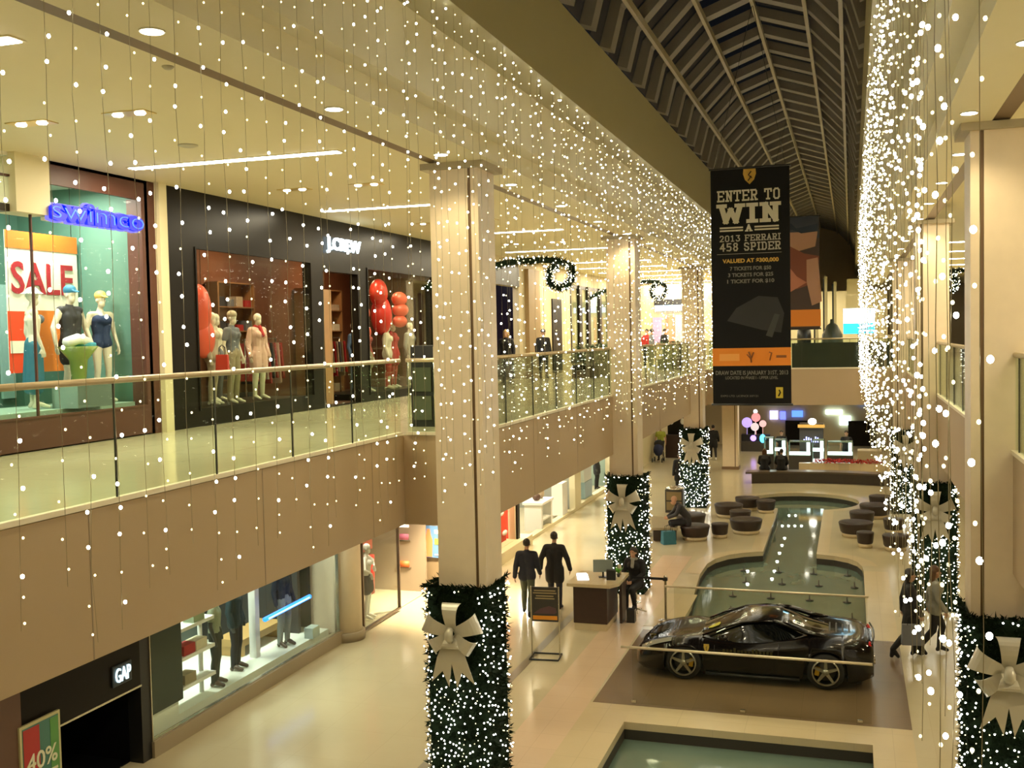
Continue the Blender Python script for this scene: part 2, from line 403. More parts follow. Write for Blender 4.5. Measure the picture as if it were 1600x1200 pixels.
S('wall_left', beamm, -4.5, -4.0, -3, YE, 10.05, 11.35)
S('ceiling', cream, 1.82, 9, -3, YE, 9.3, 9.5)
S('trim_12', groovem, 1.61, 1.82, -3, YE, 8.97, 9.5)
S('ceiling', cream, 1.06, 1.61, -3, YE, 8.95, 9.5)
S('ceiling', cream, .82, 1.06, -3, YE, 9.22, 9.5)
S('wall_right', cream, .82, 1.06, -3, YE, 9.5, 10.3)
S('wall_right', beamm, 0.24, .82, -3, YE, 10.05, 11.35)
S('wall_back', cream, -17, 9, -3.2, -3.0, 0, 14)  # unseen end wall, added to close the room for bounced light
S('wall_far', mat('far_wall', (0.60, 0.48, 0.30), 0.7), -17, 9, YE, YE + .2, 0, 14.5)
# joints in the fascia panels
for i, y in enumerate([8.2, 11.3, 14.4, 18.9, 22.2, 29.4, 32.6]):
    x = -6.9 if y < 15.6 else -5.7
    S('trim_13', mat('joint', (0.30, 0.23, 0.15), 0.6), x, x + 0.004, y, y + 0.015, 3.5, 4.94)

# vaulted roof light
ARCH = [(-4.0, 11.35), (-3.78, 12.12), (-2.92, 12.98), (-1.85, 13.36), (-0.70, 12.98), (0.10, 12.12), (0.34, 11.35)]
roof = struct(bpy.data.objects.new('window_1', None)); COL.objects.link(roof)
mb = MB()
for i in range(len(ARCH) - 1):
    a, b = ARCH[i], ARCH[i + 1]
    mb.quad((a[0], 0, a[1] + .02), (b[0], 0, b[1] + .02), (b[0], YE, b[1] + .02), (a[0], YE, a[1] + .02))
mb.build('roof_pane', sky_glass, roof)
# rib: follows the arch, deeper than wide
def rib_mesh():
    mb = MB(); c = Vector((-1.85, 10.6)); d = 0.20; w = 0.16
    inn = [((p[0] - c.x) * (1 - d / (Vector(p) - c).length) + c.x, (p[1] - c.y) * (1 - d / (Vector(p) - c).length) + c.y) for p in ARCH]
    V = []
    for (a, b) in zip(ARCH, inn): V += [(a[0], -w, a[1]), (a[0], w, a[1]), (b[0], w, b[1]), (b[0], -w, b[1])]
    Fc = []
    for i in range(len(ARCH) - 1):
        for k in range(4): Fc.append((i * 4 + k, i * 4 + (k + 1) % 4, (i + 1) * 4 + (k + 1) % 4, (i + 1) * 4 + k))
    Fc += [(3, 2, 1, 0), tuple((len(ARCH) - 1) * 4 + k for k in range(4))]
    return mb.add(V, Fc)
rib = rib_mesh().build('rib', ribm, roof, (0, 4.0, 0))
y = 5.3
while y < YE:
    r2 = rib.copy(); COL.objects.link(r2); r2.parent = roof; r2.location = (0, y, 0); y += 1.38
for (x, z) in [(-3.52, 11.98), (-2.78, 12.72), (-1.85, 13.05), (-.82, 12.72), (-.14, 11.98)]:
    B('purlin', mat('purlin_tan', (0.42, 0.35, 0.22), 0.5), x - .035, x + .035, 0, YE, z, z + .14, roof)

# columns
col_spec = [(-5.65, 13.9, 'first and nearest column of the left row, hung with fairy lights'),
            (-5.80, 25.8, 'second column of the left row, beside the dark brown desk'),
            (-5.97, 39.2, 'third column of the left row, behind the black suited seated man'),
            (-5.85, 50.4, 'bare fourth column of the left row, without a green wrap, by the bridge'),
            (1.38, 13.9, 'nearest column of the right row, filling the right picture edge'),
            (1.40, 25.8, 'second column of the right row, seen through the light curtain'),
            (1.40, 39.2, 'third column of the right row, mostly hidden by fairy lights')]
columns = []
for (x, y, lab) in col_spec:
    c = thing('column', 'square cream stone-clad ' + lab, 'column', (x + .36, y, 0))
    mb = MB(); side = 1 if x < 0 else -1
    g = .36 - .13  # reveal position on the inner side
    gx = side * g
    xs = sorted([-.36, gx - .022, gx + .022, .36])
    mb.box(xs[0], xs[1], 0, .7, 0, 8.9); mb.box(xs[2], xs[3], 0, .7, 0, 8.9); mb.box(xs[1], xs[2], 0.02, .7, 0, 8.9, 1)
    mb.build('shaft', [stone, groovem], c)
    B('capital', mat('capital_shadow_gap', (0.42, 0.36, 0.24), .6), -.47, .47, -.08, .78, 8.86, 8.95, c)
    if '4' in lab or 'fourth' in lab: B('plinth', mat('plinth_brown', (0.2, 0.12, 0.06), .5), -.40, .40, -.04, .74, 0, .14, c)
    columns.append(c)

# glass balustrades
def balustrade(label, pts, step=1.65, zb=4.955, rail=True, h=1.2):
    """pts: (x,y) start and end"""
    (x0, y0), (x1, y1) = pts; L = math.hypot(x1 - x0, y1 - y0); a = math.atan2(y1 - y0, x1 - x0)
    t = thing('glass_balustrade', label, 'railing', (x0, y0, zb), a)
    MB().box(0, L, -.03, .05, 0, .05).build('base_channel', curbm, t)
    n = max(1, int(round(L / step))); w = L / n
    for i in range(n):
        MB().box(i * w + .008, (i + 1) * w - .008, -.006, .006, .03, h - .03).build('glass_panel', rail_glass, t)
        if i: MB().box(i * w - .008, i * w + .008, -.009, .009, .03, h - .03).build('panel_joint', darkgrey, t)
    MB().tube([(0, 0, h), (L, 0, h)], .034, 10).build('handrail', brass, t)
    return t
balustrade('glass balustrade with bronze handrail in front of the swimwear shop', [(-6.9, 1.75), (-6.9, 15.5)])
balustrade('short glass balustrade returning behind the nearest left column', [(-6.82, 15.6), (-5.82, 15.6)])
balustrade('long glass balustrade with pale handrail on the left balcony past the nearest column', [(-5.72, 15.7), (-5.72, 70)])
balustrade('glass balustrade with lit base edge along the right balcony', [(1.88, 2), (1.88, 70)])
balustrade('glass balustrade across the front of the far bridge', [(-5.62, 44.04), (1.8, 44.04)])
B('railing_backdrop', darkgrey, -2.3, 1.6, 44.16, 44.20, 4.96, 6.0)  # added sheet that makes the bridge railing glass read dark
tag(bpy.data.objects['railing_backdrop'], 'long dark backing added behind the glass of the far bridge railing', 'panel')

# ------------------------------------------------------------------ ceiling lights
def downlight(x, y, z, r, label, group, power, spot=2.3):
    t = thing('downlight', label, 'ceiling light', (x, y, z), 0, group)
    MB().lathe([(r * 1.15, -.012), (r * 1.15, 0.0), (r, 0.0), (r, -.012), (r * 1.15, -.012)], n=20).build('trim_ring', white, t)
    MB().lathe([(0.001, -.014), (r, -.014), (r, -.010)], n=20).build('lamp_face', lampface, t)
    if power: lamp('downlight_lamp', 'SPOT', (0, 0, -.05), power, WARM, 0.09, spot=spot, parent=t, blend=.8)
    return t
y = 4.05
while y < 44:
    downlight(-5.19, y, 8.95, .088, 'round recessed downlight in the ceiling edge above the left column row', 'downlights above the left columns', 80)
    downlight(1.47 if y < 13 or y > 15 else 1.30, y, 8.95, .088, 'round recessed downlight in the ceiling edge above the right column row', 'downlights above the right columns', 80)
    y += 3.05
def twin(x, y):
    t = thing('twin_spotlight', 'pair of small square spotlights set in the upper walkway ceiling', 'ceiling light', (x, y, 9.3), 0, 'twin spotlights in the left walkway ceiling')
    MB().box(-.30, .30, -.13, .13, -.012, 0).build('housing', mat('gold_reflector', (0.75, 0.6, 0.25), .3, .6), t)
    for s in (-.16, .16):
        MB().lathe([(0.001, -.03), (.055, -.03), (.07, -.012)], n=12).build('lamp_face', lampface, t, (s, 0, 0))
for x in (-9.75, -8.3):
    for y in (10.85, 17.4, 23.9, 30.4): twin(x, y)
ordn = ['nearest', 'second nearest', 'third nearest', 'fourth', 'fifth', 'sixth', 'seventh', 'eighth', 'ninth', 'tenth', 'eleventh']
for i in range(12):
    y = 14.2 + i * 6.35 if i < 5 else 14.2 + 4 * 6.35 + (i - 4) * 3.6
    if i > 9: y = (7.85, 1.5)[i - 10]  # the rear slot is unseen, added to light the column fronts
    x0, x1 = (-10.85, -7.2)
    t = thing('light_slot', (ordn[i] if i < 10 else ('edge of view', 'added unseen rear')[i - 10]) + ' bright linear light slot across the left walkway ceiling', 'ceiling light', ((x0 + x1) / 2, y, 9.3))
    MB().box(-(x1 - x0) / 2 - .03, (x1 - x0) / 2 + .03, -.11, .11, -.012, 0).build('frame', cream, t)
    MB().box(-(x1 - x0) / 2, (x1 - x0) / 2, -.085, .085, -.022, -.005).build('diffuser', tubeface, t)
    lamp('slot_lamp', 'AREA', (0, 0, -.05), 210, WARM2, 3.6, .14, parent=t)
for i in range(10):
    y = 36 + i * 4.5 - (20 if i < 3 else 12) if i < 8 else (9.5, 3.0)[i - 8]  # last pair lies out of view, added to light the column fronts
    t = thing('light_slot', (ordn[i] if i < 8 else ('added unseen close', 'added unseen rear')[i - 8]) + ' linear light slot across the right walkway ceiling', 'ceiling light', (4.1, y, 9.3))
    MB().box(-1.35, 1.35, -.055, .055, -.022, 0).build('diffuser', tubeface, t)
    lamp('slot_lamp', 'AREA', (0, 0, -.05), 150, WARM2, 2.6, .12, parent=t)
for (x, y, z, r) in ((-8.9, 12.9, 9.3, .14), (-6.55, 9.2, 9.3, .06)):
    o = MB().lathe([(r, 0), (r, -.01), (r * .6, -.03), (.001, -.03)], n=20).build('ceiling_speaker', mat('speaker_grey', (0.45, 0.42, 0.32), .6), None, (x, y, z))
    tag(o, ('round grey speaker grille' if r > .1 else 'tiny round ceiling sensor') + ' set in the left walkway ceiling', 'speaker' if r > .1 else 'sensor')
# lower arcade ceiling lights
k = 0
for y in (6, 9.5, 13, 16.5, 20, 23.5, 27, 30.5, 34, 38, 42, 46.5, 52, 57):
    t = thing('downlight', 'recessed downlight under the left balcony', 'ceiling light', (-8.3, y, 3.5), 0, 'downlights under the left balcony')
    MB().lathe([(0.001, -.014), (.09, -.014), (.1, 0)], n=16).build('lamp_face', lampface, t)
    lamp('arcade_lamp', 'SPOT', (0, 0, -.05), 100, WARM, .12, spot=2.7, parent=t)
for y in (8, 13, 18, 23, 28, 33, 38, 43, 48, 54):
    t = thing('downlight', 'recessed downlight under the right balcony', 'ceiling light', (3.4, y, 3.5), 0, 'downlights under the right balcony')
    MB().lathe([(0.001, -.014), (.09, -.014), (.1, 0)], n=16).build('lamp_face', lampface, t)
    lamp('arcade_lamp', 'SPOT', (0, 0, -.05), 120, WARM, .12, spot=2.7, parent=t)
for y in (47, 51.5, 56):
    for x in (-4.2, -1.9, 0.4):
        t = thing('downlight', 'recessed downlight under the far bridge', 'ceiling light', (x, y, 3.5), 0, 'downlights under the far bridge')
        MB().lathe([(0.001, -.014), (.09, -.014), (.1, 0)], n=16).build('lamp_face', lampface, t)
        lamp('arcade_lamp', 'SPOT', (0, 0, -.05), 130, WARM, .12, spot=2.7, parent=t)

# ------------------------------------------------------------------ figures (people and mannequins)
def caps(mb, p0, r0, p1, r1, n=10):
    p0, p1 = Vector(p0), Vector(p1)
    d = p1 - p0; L = d.length
    if L < 1e-5: mb.ball(p0, max(r0, r1), n, 6); return
    t = d / L; pts = []; rs = []
    for k in range(4):
        a = PI / 2 * k / 4; pts.append(p0 - t * r0 * math.cos(a)); rs.append(max(.0005, r0 * math.sin(a)))
    pts.append(p0); rs.append(r0); pts.append(p1); rs.append(r1)
    for k in range(1, 5):
        a = PI / 2 * k / 4; pts.append(p1 + t * r1 * math.sin(a)); rs.append(max(.0005, r1 * math.cos(a)))
    mb.tube(pts, rs, n)
def remesh(name, mb, m, parent, voxel, smooth=2, label=None):
    o = mb.build(name + '_src', m, None, fixn=True)
    md = o.modifiers.new('r', 'REMESH'); md.mode = 'VOXEL'; md.voxel_size = voxel; md.use_smooth_shade = True
    sm = o.modifiers.new('s', 'SMOOTH'); sm.iterations = smooth; sm.factor = 0.5
    dg = bpy.context.evaluated_depsgraph_get(); dg.update()
    me = bpy.data.meshes.new_from_object(o.evaluated_get(dg)); src = o.data
    bpy.data.objects.remove(o); bpy.data.meshes.remove(src)
    me.name = name; me.materials.clear(); me.materials.append(m)
    for p in me.polygons: p.use_smooth = True
    r = bpy.data.objects.new(name, me); COL.objects.link(r)
    if parent: r.parent = parent
    if label: r['label'] = label
    return r
STAND = dict(pel=(0, 0, .96), waist=(0, 0, 1.10), chest=(0, 0, 1.32), neck=(0, -.01, 1.49), head=(0, .02, 1.64),
             hipL=(-.09, 0, .93), hipR=(.09, 0, .93), kneL=(-.10, .02, .51), kneR=(.10, .02, .51), ankL=(-.11, -.02, .09), ankR=(.11, -.02, .09),
             toeL=(-.13, .15, .035), toeR=(.13, .15, .035), shL=(-.185, -.01, 1.42), shR=(.185, -.01, 1.42), elL=(-.25, -.03, 1.14), elR=(.25, -.03, 1.14),
             wrL=(-.27, .05, .90), wrR=(.27, .05, .90), hdL=(0, .15, -1), hdR=(0, .15, -1), face=(0, 1, 0))
WALK = dict(STAND, kneL=(-.10, .16, .53), ankL=(-.10, .10, .12), toeL=(-.11, .25, .06), kneR=(.10, -.05, .50), ankR=(.10, -.30, .17), toeR=(.11, -.19, .04),
            wrR=(.28, .16, .94), elR=(.25, .02, 1.14), elL=(-.25, -.08, 1.15), wrL=(-.28, -.08, .90))
SIT = dict(STAND, pel=(0, -.02, .56), waist=(0, -.02, .72), chest=(0, .02, .95), neck=(0, .06, 1.12), head=(0, .11, 1.26),
           hipL=(-.10, .02, .54), hipR=(.10, .02, .54), kneL=(-.13, .44, .52), kneR=(.13, .44, .52), ankL=(-.13, .42, .10), ankR=(.13, .42, .10),
           toeL=(-.14, .58, .04), toeR=(.14, .58, .04), shL=(-.19, .03, 1.05), shR=(.19, .03, 1.05), elL=(-.25, .10, .79), elR=(.25, .10, .79),
           wrL=(-.13, .30, .66), wrR=(.13, .30, .66), hdL=(.3, 1, -.1), hdR=(-.3, 1, -.1))
def figure(name, label, cat, loc, rz, pose=STAND, body=skin, fem=False, scale=1.0, wear=(), hair=None, hairlen=0, voxel=.014, group=None, hat=None, faceless=False, hold=None):
    t = thing(name, label, cat, loc, rz, group); t.scale = (scale,) * 3
    J = {k: Vector(v) for k, v in pose.items()}; fc = J['face'].normalized(); k_ = .86 if fem else 1.0
    sw = .92 if fem else 1.0
    def torso(mb, g=0.0, lo='pel', hi=1):
        for s in (-1, 1):
            sd = (J['shR'] - J['shL']).normalized() * s
            a = J['pel'] + sd * .075; w = J['waist'] + sd * (.055 * k_ + .01); c = J['chest'] + sd * .085 * sw
            caps(mb, a, .098 + g, w, .085 * (1 if not fem else .9) + g); caps(mb, w, .085 * (1 if not fem else .9) + g, c, .10 + g)
        if hi:
            up = (J['shL'] + J['shR']) / 2
            caps(mb, J['chest'] + (0.0 * up), .11 + g, up - Vector((0, 0, .03)), .085 + g)
            caps(mb, J['shL'] * .9 + up * .1, .058 * sw + g, J['shR'] * .9 + up * .1, .058 * sw + g)
            caps(mb, up, .07 + g, J['neck'], .055 + g * .4)
        if fem:
            for s in (-1, 1):
                sd = (J['shR'] - J['shL']).normalized() * s
                mb.ball(J['chest'] + sd * .075 + fc * .075 + Vector((0, 0, .01)), .062 + g, 10, 7)
    def leg(mb, s, g=0.0, upto='ank', u0=0.0):
        h, k, a = J['hip' + s], J['kne' + s], J['ank' + s]
        m_ = 1.0 if not fem else .95
        if upto == 'mid': caps(mb, h, .088 * m_ + g, h.lerp(k, .55), .072 * m_ + g * 1.3); return
        caps(mb, h, .088 * m_ + g, k, .055 * m_ + g)
        if upto == 'kne': return
        cf = k.lerp(a, .3) - fc * .012
        caps(mb, k, .053 * m_ + g, cf, .052 * m_ + g); caps(mb, cf, .052 * m_ + g, a, .034 * m_ + g * 1.1)
    def arm(mb, s, g=0.0, upto='wr'):
        h, k, a = J['sh' + s], J['el' + s], J['wr' + s]; m_ = .82 if fem else 1
        if upto == 'mid': caps(mb, h, .056 * m_ + g, h.lerp(k, .6), .048 * m_ + g * 1.3); return
        caps(mb, h, .056 * m_ + g, k, .042 * m_ + g); caps(mb, k, .042 * m_ + g, a, .029 * m_ + g)
    def hand(mb, s):
        w = J['wr' + s]; d = J['hd' + s].normalized(); side = d.cross(Vector((1, 0, 0)) if abs(d.x) < .8 else Vector((0, 0, 1))).normalized()
        inward = Vector((1, 0, 0)) * (1 if s == 'L' else -1)
        pal = w + d * .075
        for q in (-.022, 0, .022): caps(mb, w + side * q * .6, .016, pal + side * q, .015, 6)
        for i, (q, L) in enumerate(((-.033, .062), (-.011, .075), (.011, .078), (.033, .068))):
            b0 = pal + side * q; m1 = b0 + (d + inward * .15) * L * .5; caps(mb, b0, .009, m1, .0085, 6)
            caps(mb, m1, .0085, m1 + (d + inward * .65).normalized() * L * .5, .0075, 6)
        b0 = w + d * .03 + side * .03; caps(mb, b0, .011, b0 + (d * .7 + side * .5 + inward * .3).normalized() * .055, .009, 6)
    def foot(mb, s, g=0.0):
        a, b = J['ank' + s], J['toe' + s]
        caps(mb, a, .036 + g, a.lerp(b, .5) + Vector((0, 0, .004)), .036 + g); caps(mb, a.lerp(b, .35), .036 + g, b, .027 + g)
        hl = a - (b - a).normalized() * .035; caps(mb, a, .036 + g, Vector((hl.x, hl.y, b.z + .008)), .032 + g)
    mb = MB(); torso(mb)
    for s in 'LR': leg(mb, s); arm(mb, s); hand(mb, s); foot(mb, s)
    H = J['head']; sc = .97 if fem else 1.0
    caps(mb, J['neck'], .052 * k_, H - Vector((0, 0, .07)) - fc * .01, .05 * k_)
    mb.ball(H + Vector((0, 0, .04)) - fc * .012, .092 * sc, 14, 10, sc=(.84, 1.02, 1.04))
    mb.ball(H - Vector((0, 0, .045)) + fc * .022, .063 * sc, 12, 8, sc=(.88, .95, 1.15))
    if not faceless:
        caps(mb, H + fc * .082 + Vector((0, 0, .02)), .009, H + fc * .102 - Vector((0, 0, .018)), .013, 6)
        caps(mb, H + fc * .082 - Vector((0, 0, .055)), .012, H + fc * .080 - Vector((0, 0, .062)), .012, 6)
    sd = fc.cross(Vector((0, 0, 1))).normalized()
    for q in (-1, 1): mb.ball(H + sd * .080 * q, .022, 8, 6, sc=(.6, .8, 1.2))
    remesh('body', mb, body, t, min(voxel, .012))
    if not faceless:
        mb = MB()
        for q in (-1, 1): mb.ball(H + fc * .080 + sd * .032 * q + Vector((0, 0, .022)), .010, 8, 5)
        mb.build('eye', mat('eye_dark', (.02, .012, .01), .2), t)
    for w in wear:
        kind, m_ = w[0], w[1]; mb = MB(); nm = kind; g = .012
        if kind in ('jacket', 'coat', 'sweater', 'shirt', 'tank_top', 'vest', 'blazer'):
            g = .026 if kind in ('jacket', 'coat', 'blazer') else .013
            torso(mb, g)
            if kind not in ('tank_top', 'vest'):
                for s in 'LR': arm(mb, s, g * .9, 'wr' if kind != 'shirt' or len(w) > 2 else 'mid')
            if kind == 'coat':
                for s in 'LR': leg(mb, s, .045, 'mid')
            elif kind in ('jacket', 'blazer'):
                for s in (-1, 1):
                    sdv = (J['shR'] - J['shL']).normalized() * s; caps(mb, J['pel'] + sdv * .08, .105 + g, J['pel'] + sdv * .09 - Vector((0, 0, .06)), .10 + g)
        elif kind in ('trousers', 'jeans', 'leggings'):
            g = .010 if kind == 'leggings' else .018
            for s in 'LR': leg(mb, s, g)
            for s in (-1, 1): caps(mb, J['pel'] + Vector((.07 * s, 0, 0)), .10 + g, J['pel'] + Vector((.05 * s, 0, .06)), .088 + g)
        elif kind in ('shorts', 'skirt'):
            for s in 'LR': leg(mb, s, .03 if kind == 'shorts' else .045, 'mid')
            for s in (-1, 1): caps(mb, J['pel'] + Vector((.07 * s, 0, 0)), .115, J['pel'] + Vector((.05 * s, 0, .06)), .10)
            if kind == 'skirt': caps(mb, J['hipL'] - Vector((-.03, 0, .1)), .11, J['hipR'] - Vector((.03, 0, .1)), .11)
        elif kind == 'long_skirt':
            for s in 'LR': caps(mb, J['hip' + s], .11, J['ank' + s] + Vector((0, 0, .25)), .13)
            caps(mb, J['pel'], .13, (J['ankL'] + J['ankR']) / 2 + Vector((0, 0, .25)), .13)
        elif kind == 'swimsuit':
            torso(mb, .008, hi=0)
            mb.ball(J['chest'] + fc * .03, .115, 10, 8, sc=(1.2, 1, .8))
        elif kind == 'bikini':
            for s in (-1, 1):
                sdv = (J['shR'] - J['shL']).normalized() * s; mb.ball(J['chest'] + sdv * .07 + fc * .08 + Vector((0, 0, .01)), .072, 10, 7)
            caps(mb, J['chest'] - sd * .15, .02, J['chest'] + sd * .15, .02); caps(mb, J['pel'] - Vector((.08, 0, .02)), .106, J['pel'] + Vector((.08, 0, -.02)), .106)
        elif kind in ('shoes', 'boots'):
            for s in 'LR':
                m2 = MB(); foot(m2, s, .009)
                if kind == 'boots': caps(m2, J['ank' + s], .048, J['ank' + s].lerp(J['kne' + s], .6), .062)
                remesh('shoe' if kind == 'shoes' else 'boot', m2, m_, t, .012, 1)
            continue
        elif kind == 'bra':
            for s in (-1, 1):
                sdv = (J['shR'] - J['shL']).normalized() * s; mb.ball(J['chest'] + sdv * .07 + fc * .08 + Vector((0, 0, .01)), .075, 10, 7)
            caps(mb, J['chest'] - sd * .15, .025, J['chest'] + sd * .15, .025)
        elif kind == 'scarf':
            caps(mb, J['neck'] - sd * .05, .05, J['neck'] + sd * .05, .05); caps(mb, J['neck'] + fc * .08, .04, J['chest'] + fc * .14, .045)
        remesh(nm, mb, m_, t, voxel, 1)
    if hair:
        mb = MB(); mb.ball(H + Vector((0, 0, .055)) - fc * .022, .100 * sc, 14, 10, sc=(.88, 1.0, 1.0))
        if hairlen:
            for q in (-.05, 0, .05): caps(mb, H + sd * q - fc * .045 + Vector((0, 0, .03)), .06, H + sd * q * 1.4 - fc * .07 - Vector((0, 0, hairlen)), .035)
        remesh('hair', mb, hair, t, .013, 1)
    if hat:
        mb = MB(); c0 = H + Vector((0, 0, .085)) - fc * .01; kind, m_ = hat
        mb.ball(c0, .098, 14, 8, sc=(.95, 1.05, .85))
        if kind == 'cap': caps(mb, c0 + fc * .08 - sd * .03 - Vector((0, 0, .01)), .018, c0 + fc * .16 - sd * .02 - Vector((0, 0, .03)), .014); caps(mb, c0 + fc * .08 + sd * .03 - Vector((0, 0, .01)), .018, c0 + fc * .16 + sd * .02 - Vector((0, 0, .03)), .014)
        if kind == 'sun_hat': mb.lathe([(.09, .02), (.17, -.02), (.18, -.03), (.09, -.0)], c0.x, c0.y, c0.z, 18)
        remesh(kind, mb, m_, t, .011, 1)
    return t
def cloth(name, c, r=.75, n=.25): return mat(name, c, r, noise=n, nscale=12)
navy = cloth('navy_cloth', (.012, .014, .028)); blk = cloth('black_cloth', (.008, .008, .010)); char = cloth('charcoal_cloth', (.03, .03, .035))
olive = cloth('olive_trousers', (.07, .08, .05)); beige_c = cloth('beige_cloth', (.52, .42, .30)); red_c = cloth('red_cloth', (.45, .02, .02))
pink_c = cloth('blush_cloth', (.66, .42, .32)); khaki = cloth('khaki_cloth', (.36, .29, .17)); teal_c = cloth('teal_cloth', (.03, .16, .22))
denim = cloth('denim_cloth', (.06, .12, .22)); grey_c = cloth('grey_cloth', (.16, .17, .19)); cream_c = cloth('cream_cloth', (.75, .68, .50))
hair_b = mat('dark_hair', (.015, .010, .008), .5); hair_br = mat('brown_hair', (.10, .045, .02), .5)

# people on the ground floor
WB = dict(WALK)
figure('person', 'person in a navy jacket and green trousers walking away past the sign stand', 'person', (-7.25, 23.3, 0), 0.12, WALK, wear=(('jacket', navy), ('trousers', olive), ('shoes', blk)), hair=hair_b)
MW = {k: ((-v[0], v[1], v[2]) if True else v) for k, v in WALK.items()}
def mirror(P_):
    o = {}
    for k, v in P_.items():
        kk = k[:-1] + ('R' if k.endswith('L') else 'L') if k[-1] in 'LR' else k
        o[kk] = (-v[0], v[1], v[2])
    return o
SMALLSTEP = dict(STAND, ankL=(-.11, .04, .09), toeL=(-.12, .21, .035), kneL=(-.10, .06, .51), elL=(-.30, -.05, 1.17), wrL=(-.33, .02, .93), elR=(.31, -.05, 1.17), wrR=(.36, .0, .93))
figure('person', 'person with shaved head in a long black coat walking away beside the green trousers', 'person', (-6.75, 23.9, 0), 0.08, SMALLSTEP, scale=1.04, wear=(('coat', blk), ('trousers', navy), ('shoes', blk)), hair=hair_b)
STOOL = dict(SIT, **{k: (v[0], v[1], v[2] + .17) for k, v in SIT.items() if k not in ('hdL', 'hdR', 'face', 'ankL', 'ankR', 'toeL', 'toeR')})
STOOL.update(kneL=(-.08, .38, .64), kneR=(.08, .38, .64), ankL=(-.09, .26, .24), ankR=(.10, .30, .22), toeL=(-.10, .40, .16), toeR=(.11, .43, .14), wrL=(-.06, .30, .80), wrR=(.06, .30, .80))
figure('person', 'person in a black jacket sitting on a stool beside the dark desk', 'person', (-4.82, 24.0, 0), PI - .25, STOOL, fem=True, wear=(('blazer', blk), ('scarf', cloth('pale_grey_cloth', (.35, .34, .30))), ('trousers', blk), ('shoes', blk)), hair=hair_b, hairlen=.12)
# stool
t = thing('bar_stool', 'low stool with a star base under the person in black beside the desk', 'stool', (-4.82, 24.03, 0))
MB().lathe([(.001, .57), (.17, .57), (.18, .60), (.17, .635), (.001, .635)], n=20).build('seat', blk, t)
MB().lathe([(.02, 0.08), (.02, .57)], n=10).build('post', steel, t)
for k in range(5):
    a = k * 2 * PI / 5; MB().tube([(0, 0, .09), (.24 * math.cos(a), .24 * math.sin(a), .035)], .016, 6).build('leg', steel, t)
MB().lathe([(.10, .23), (.115, .24), (.10, .25)], n=18).build('foot_ring', steel, t)
HUNCH = dict(SIT, chest=(0, .16, .92), neck=(0, .28, 1.07), head=(0, .36, 1.18), shL=(-.20, .20, 1.02), shR=(.20, .20, 1.02), elL=(-.24, .34, .80), elR=(.24, .34, .80), wrL=(-.08, .52, .70), wrR=(.08, .52, .70), hdL=(.2, 1, -.3), hdR=(-.2, 1, -.3), face=(0, 1, -.55))
figure('person', 'bald person in a dark suit hunched forward on a drum seat', 'person', (-4.98, 32.95, 0), 1.9, HUNCH, scale=1.06, wear=(('blazer', char), ('trousers', blk), ('shoes', blk)))
# shopping bag by his feet
def bag(label, loc, rz, w, d, h, m_, handle=True, hang=0):
    t = thing('shopping_bag', label, 'bag', loc, rz)
    MB().add([(-w/2, -d/2, 0), (w/2, -d/2, 0), (w/2, d/2, 0), (-w/2, d/2, 0), (-w/2*.94, -d/2*.7, h), (w/2*.94, -d/2*.7, h), (w/2*.94, d/2*.7, h), (-w/2*.94, d/2*.7, h)],
             [(0, 3, 2, 1), (4, 5, 6, 7), (0, 1, 5, 4), (1, 2, 6, 5), (2, 3, 7, 6), (3, 0, 4, 7)]).build('bag_body', m_, t, bevel=.01)
    if handle:
        for s in (-1, 1):
            MB().tube([(-w*.25, s*d*.33, h*.97), (-w*.22, s*d*.2, h+.14), (0, 0, h+.19), (w*.22, s*d*.2, h+.14), (w*.25, s*d*.33, h*.97)], .007, 6).build('handle', blk, t)
    return t
bag('teal soft bag on the floor at the feet of the bald person', (-5.42, 32.2, 0), .5, .42, .30, .40, teal_c)
# couple walking at the right
CW = dict(WALK); CW.update(ankR=(.10, -.34, .20), toeR=(.11, -.24, .06), kneR=(.10, -.08, .50))
figure('person', 'person in a black coat striding past the car, carrying a grey bag', 'person', (1.06, 21.9, 0), -PI / 2 + .15, CW, wear=(('coat', blk), ('trousers', blk), ('boots', blk)), hair=hair_b, hairlen=.1)
figure('person', 'person in a pale jacket and black boots walking behind the right light curtain', 'person', (1.55, 22.3, 0), -PI / 2 + .1, WALK, fem=True, wear=(('jacket', cloth('stone_cloth', (.30, .30, .25))), ('trousers', blk), ('boots', blk)), hair=hair_br, hairlen=.18)
bag('grey shopping bag hanging from the hand of the walker in the black coat', (1.1, 21.58, .36), .1, .42, .14, .40, grey_c)
# far figures
figure('person', 'person in dark clothes walking beside the wrapped third column', 'person', (-6.5, 41.6, 0), .3, WALK, wear=(('coat', blk), ('trousers', blk), ('shoes', blk)), hair=hair_b, voxel=.02)
figure('person', 'person in a lime shirt pushing a blue stroller in the far arcade', 'person', (-9.35, 53.6, 0), PI, STAND, wear=(('shirt', cloth('lime_cloth', (.35, .40, .05))), ('trousers', navy), ('shoes', blk)), hair=hair_br, voxel=.02)
t = thing('stroller', 'dark blue stroller with a rounded hood pushed along the far left arcade', 'stroller', (-9.35, 52.9, 0), PI)
b_c = cloth('stroller_blue', (.02, .03, .10))
MB().ball((0, 0, .62), .30, 14, 8, sc=(.85, .9, 1.1)).build('seat_pod', b_c, t)
MB().ball((0, -.12, .90), .27, 14, 8, sc=(.9, .9, .8)).build('hood', blk, t)
for s in (-.24, .24):
    MB().tube([(s, -.45, 1.02), (s, -.1, .62), (s, .35, .15)], .015, 6).build('frame', steel, t)
    MB().tube([(s, .35, .4), (s, -.3, .12)], .015, 6).build('strut', steel, t)
    for yy in (-.32, .36): MB().lathe([(.10, -.02), (.12, -.015), (.12, .015), (.10, .02)], s, yy, .12, 14, axis='X').build('wheel', black, t)
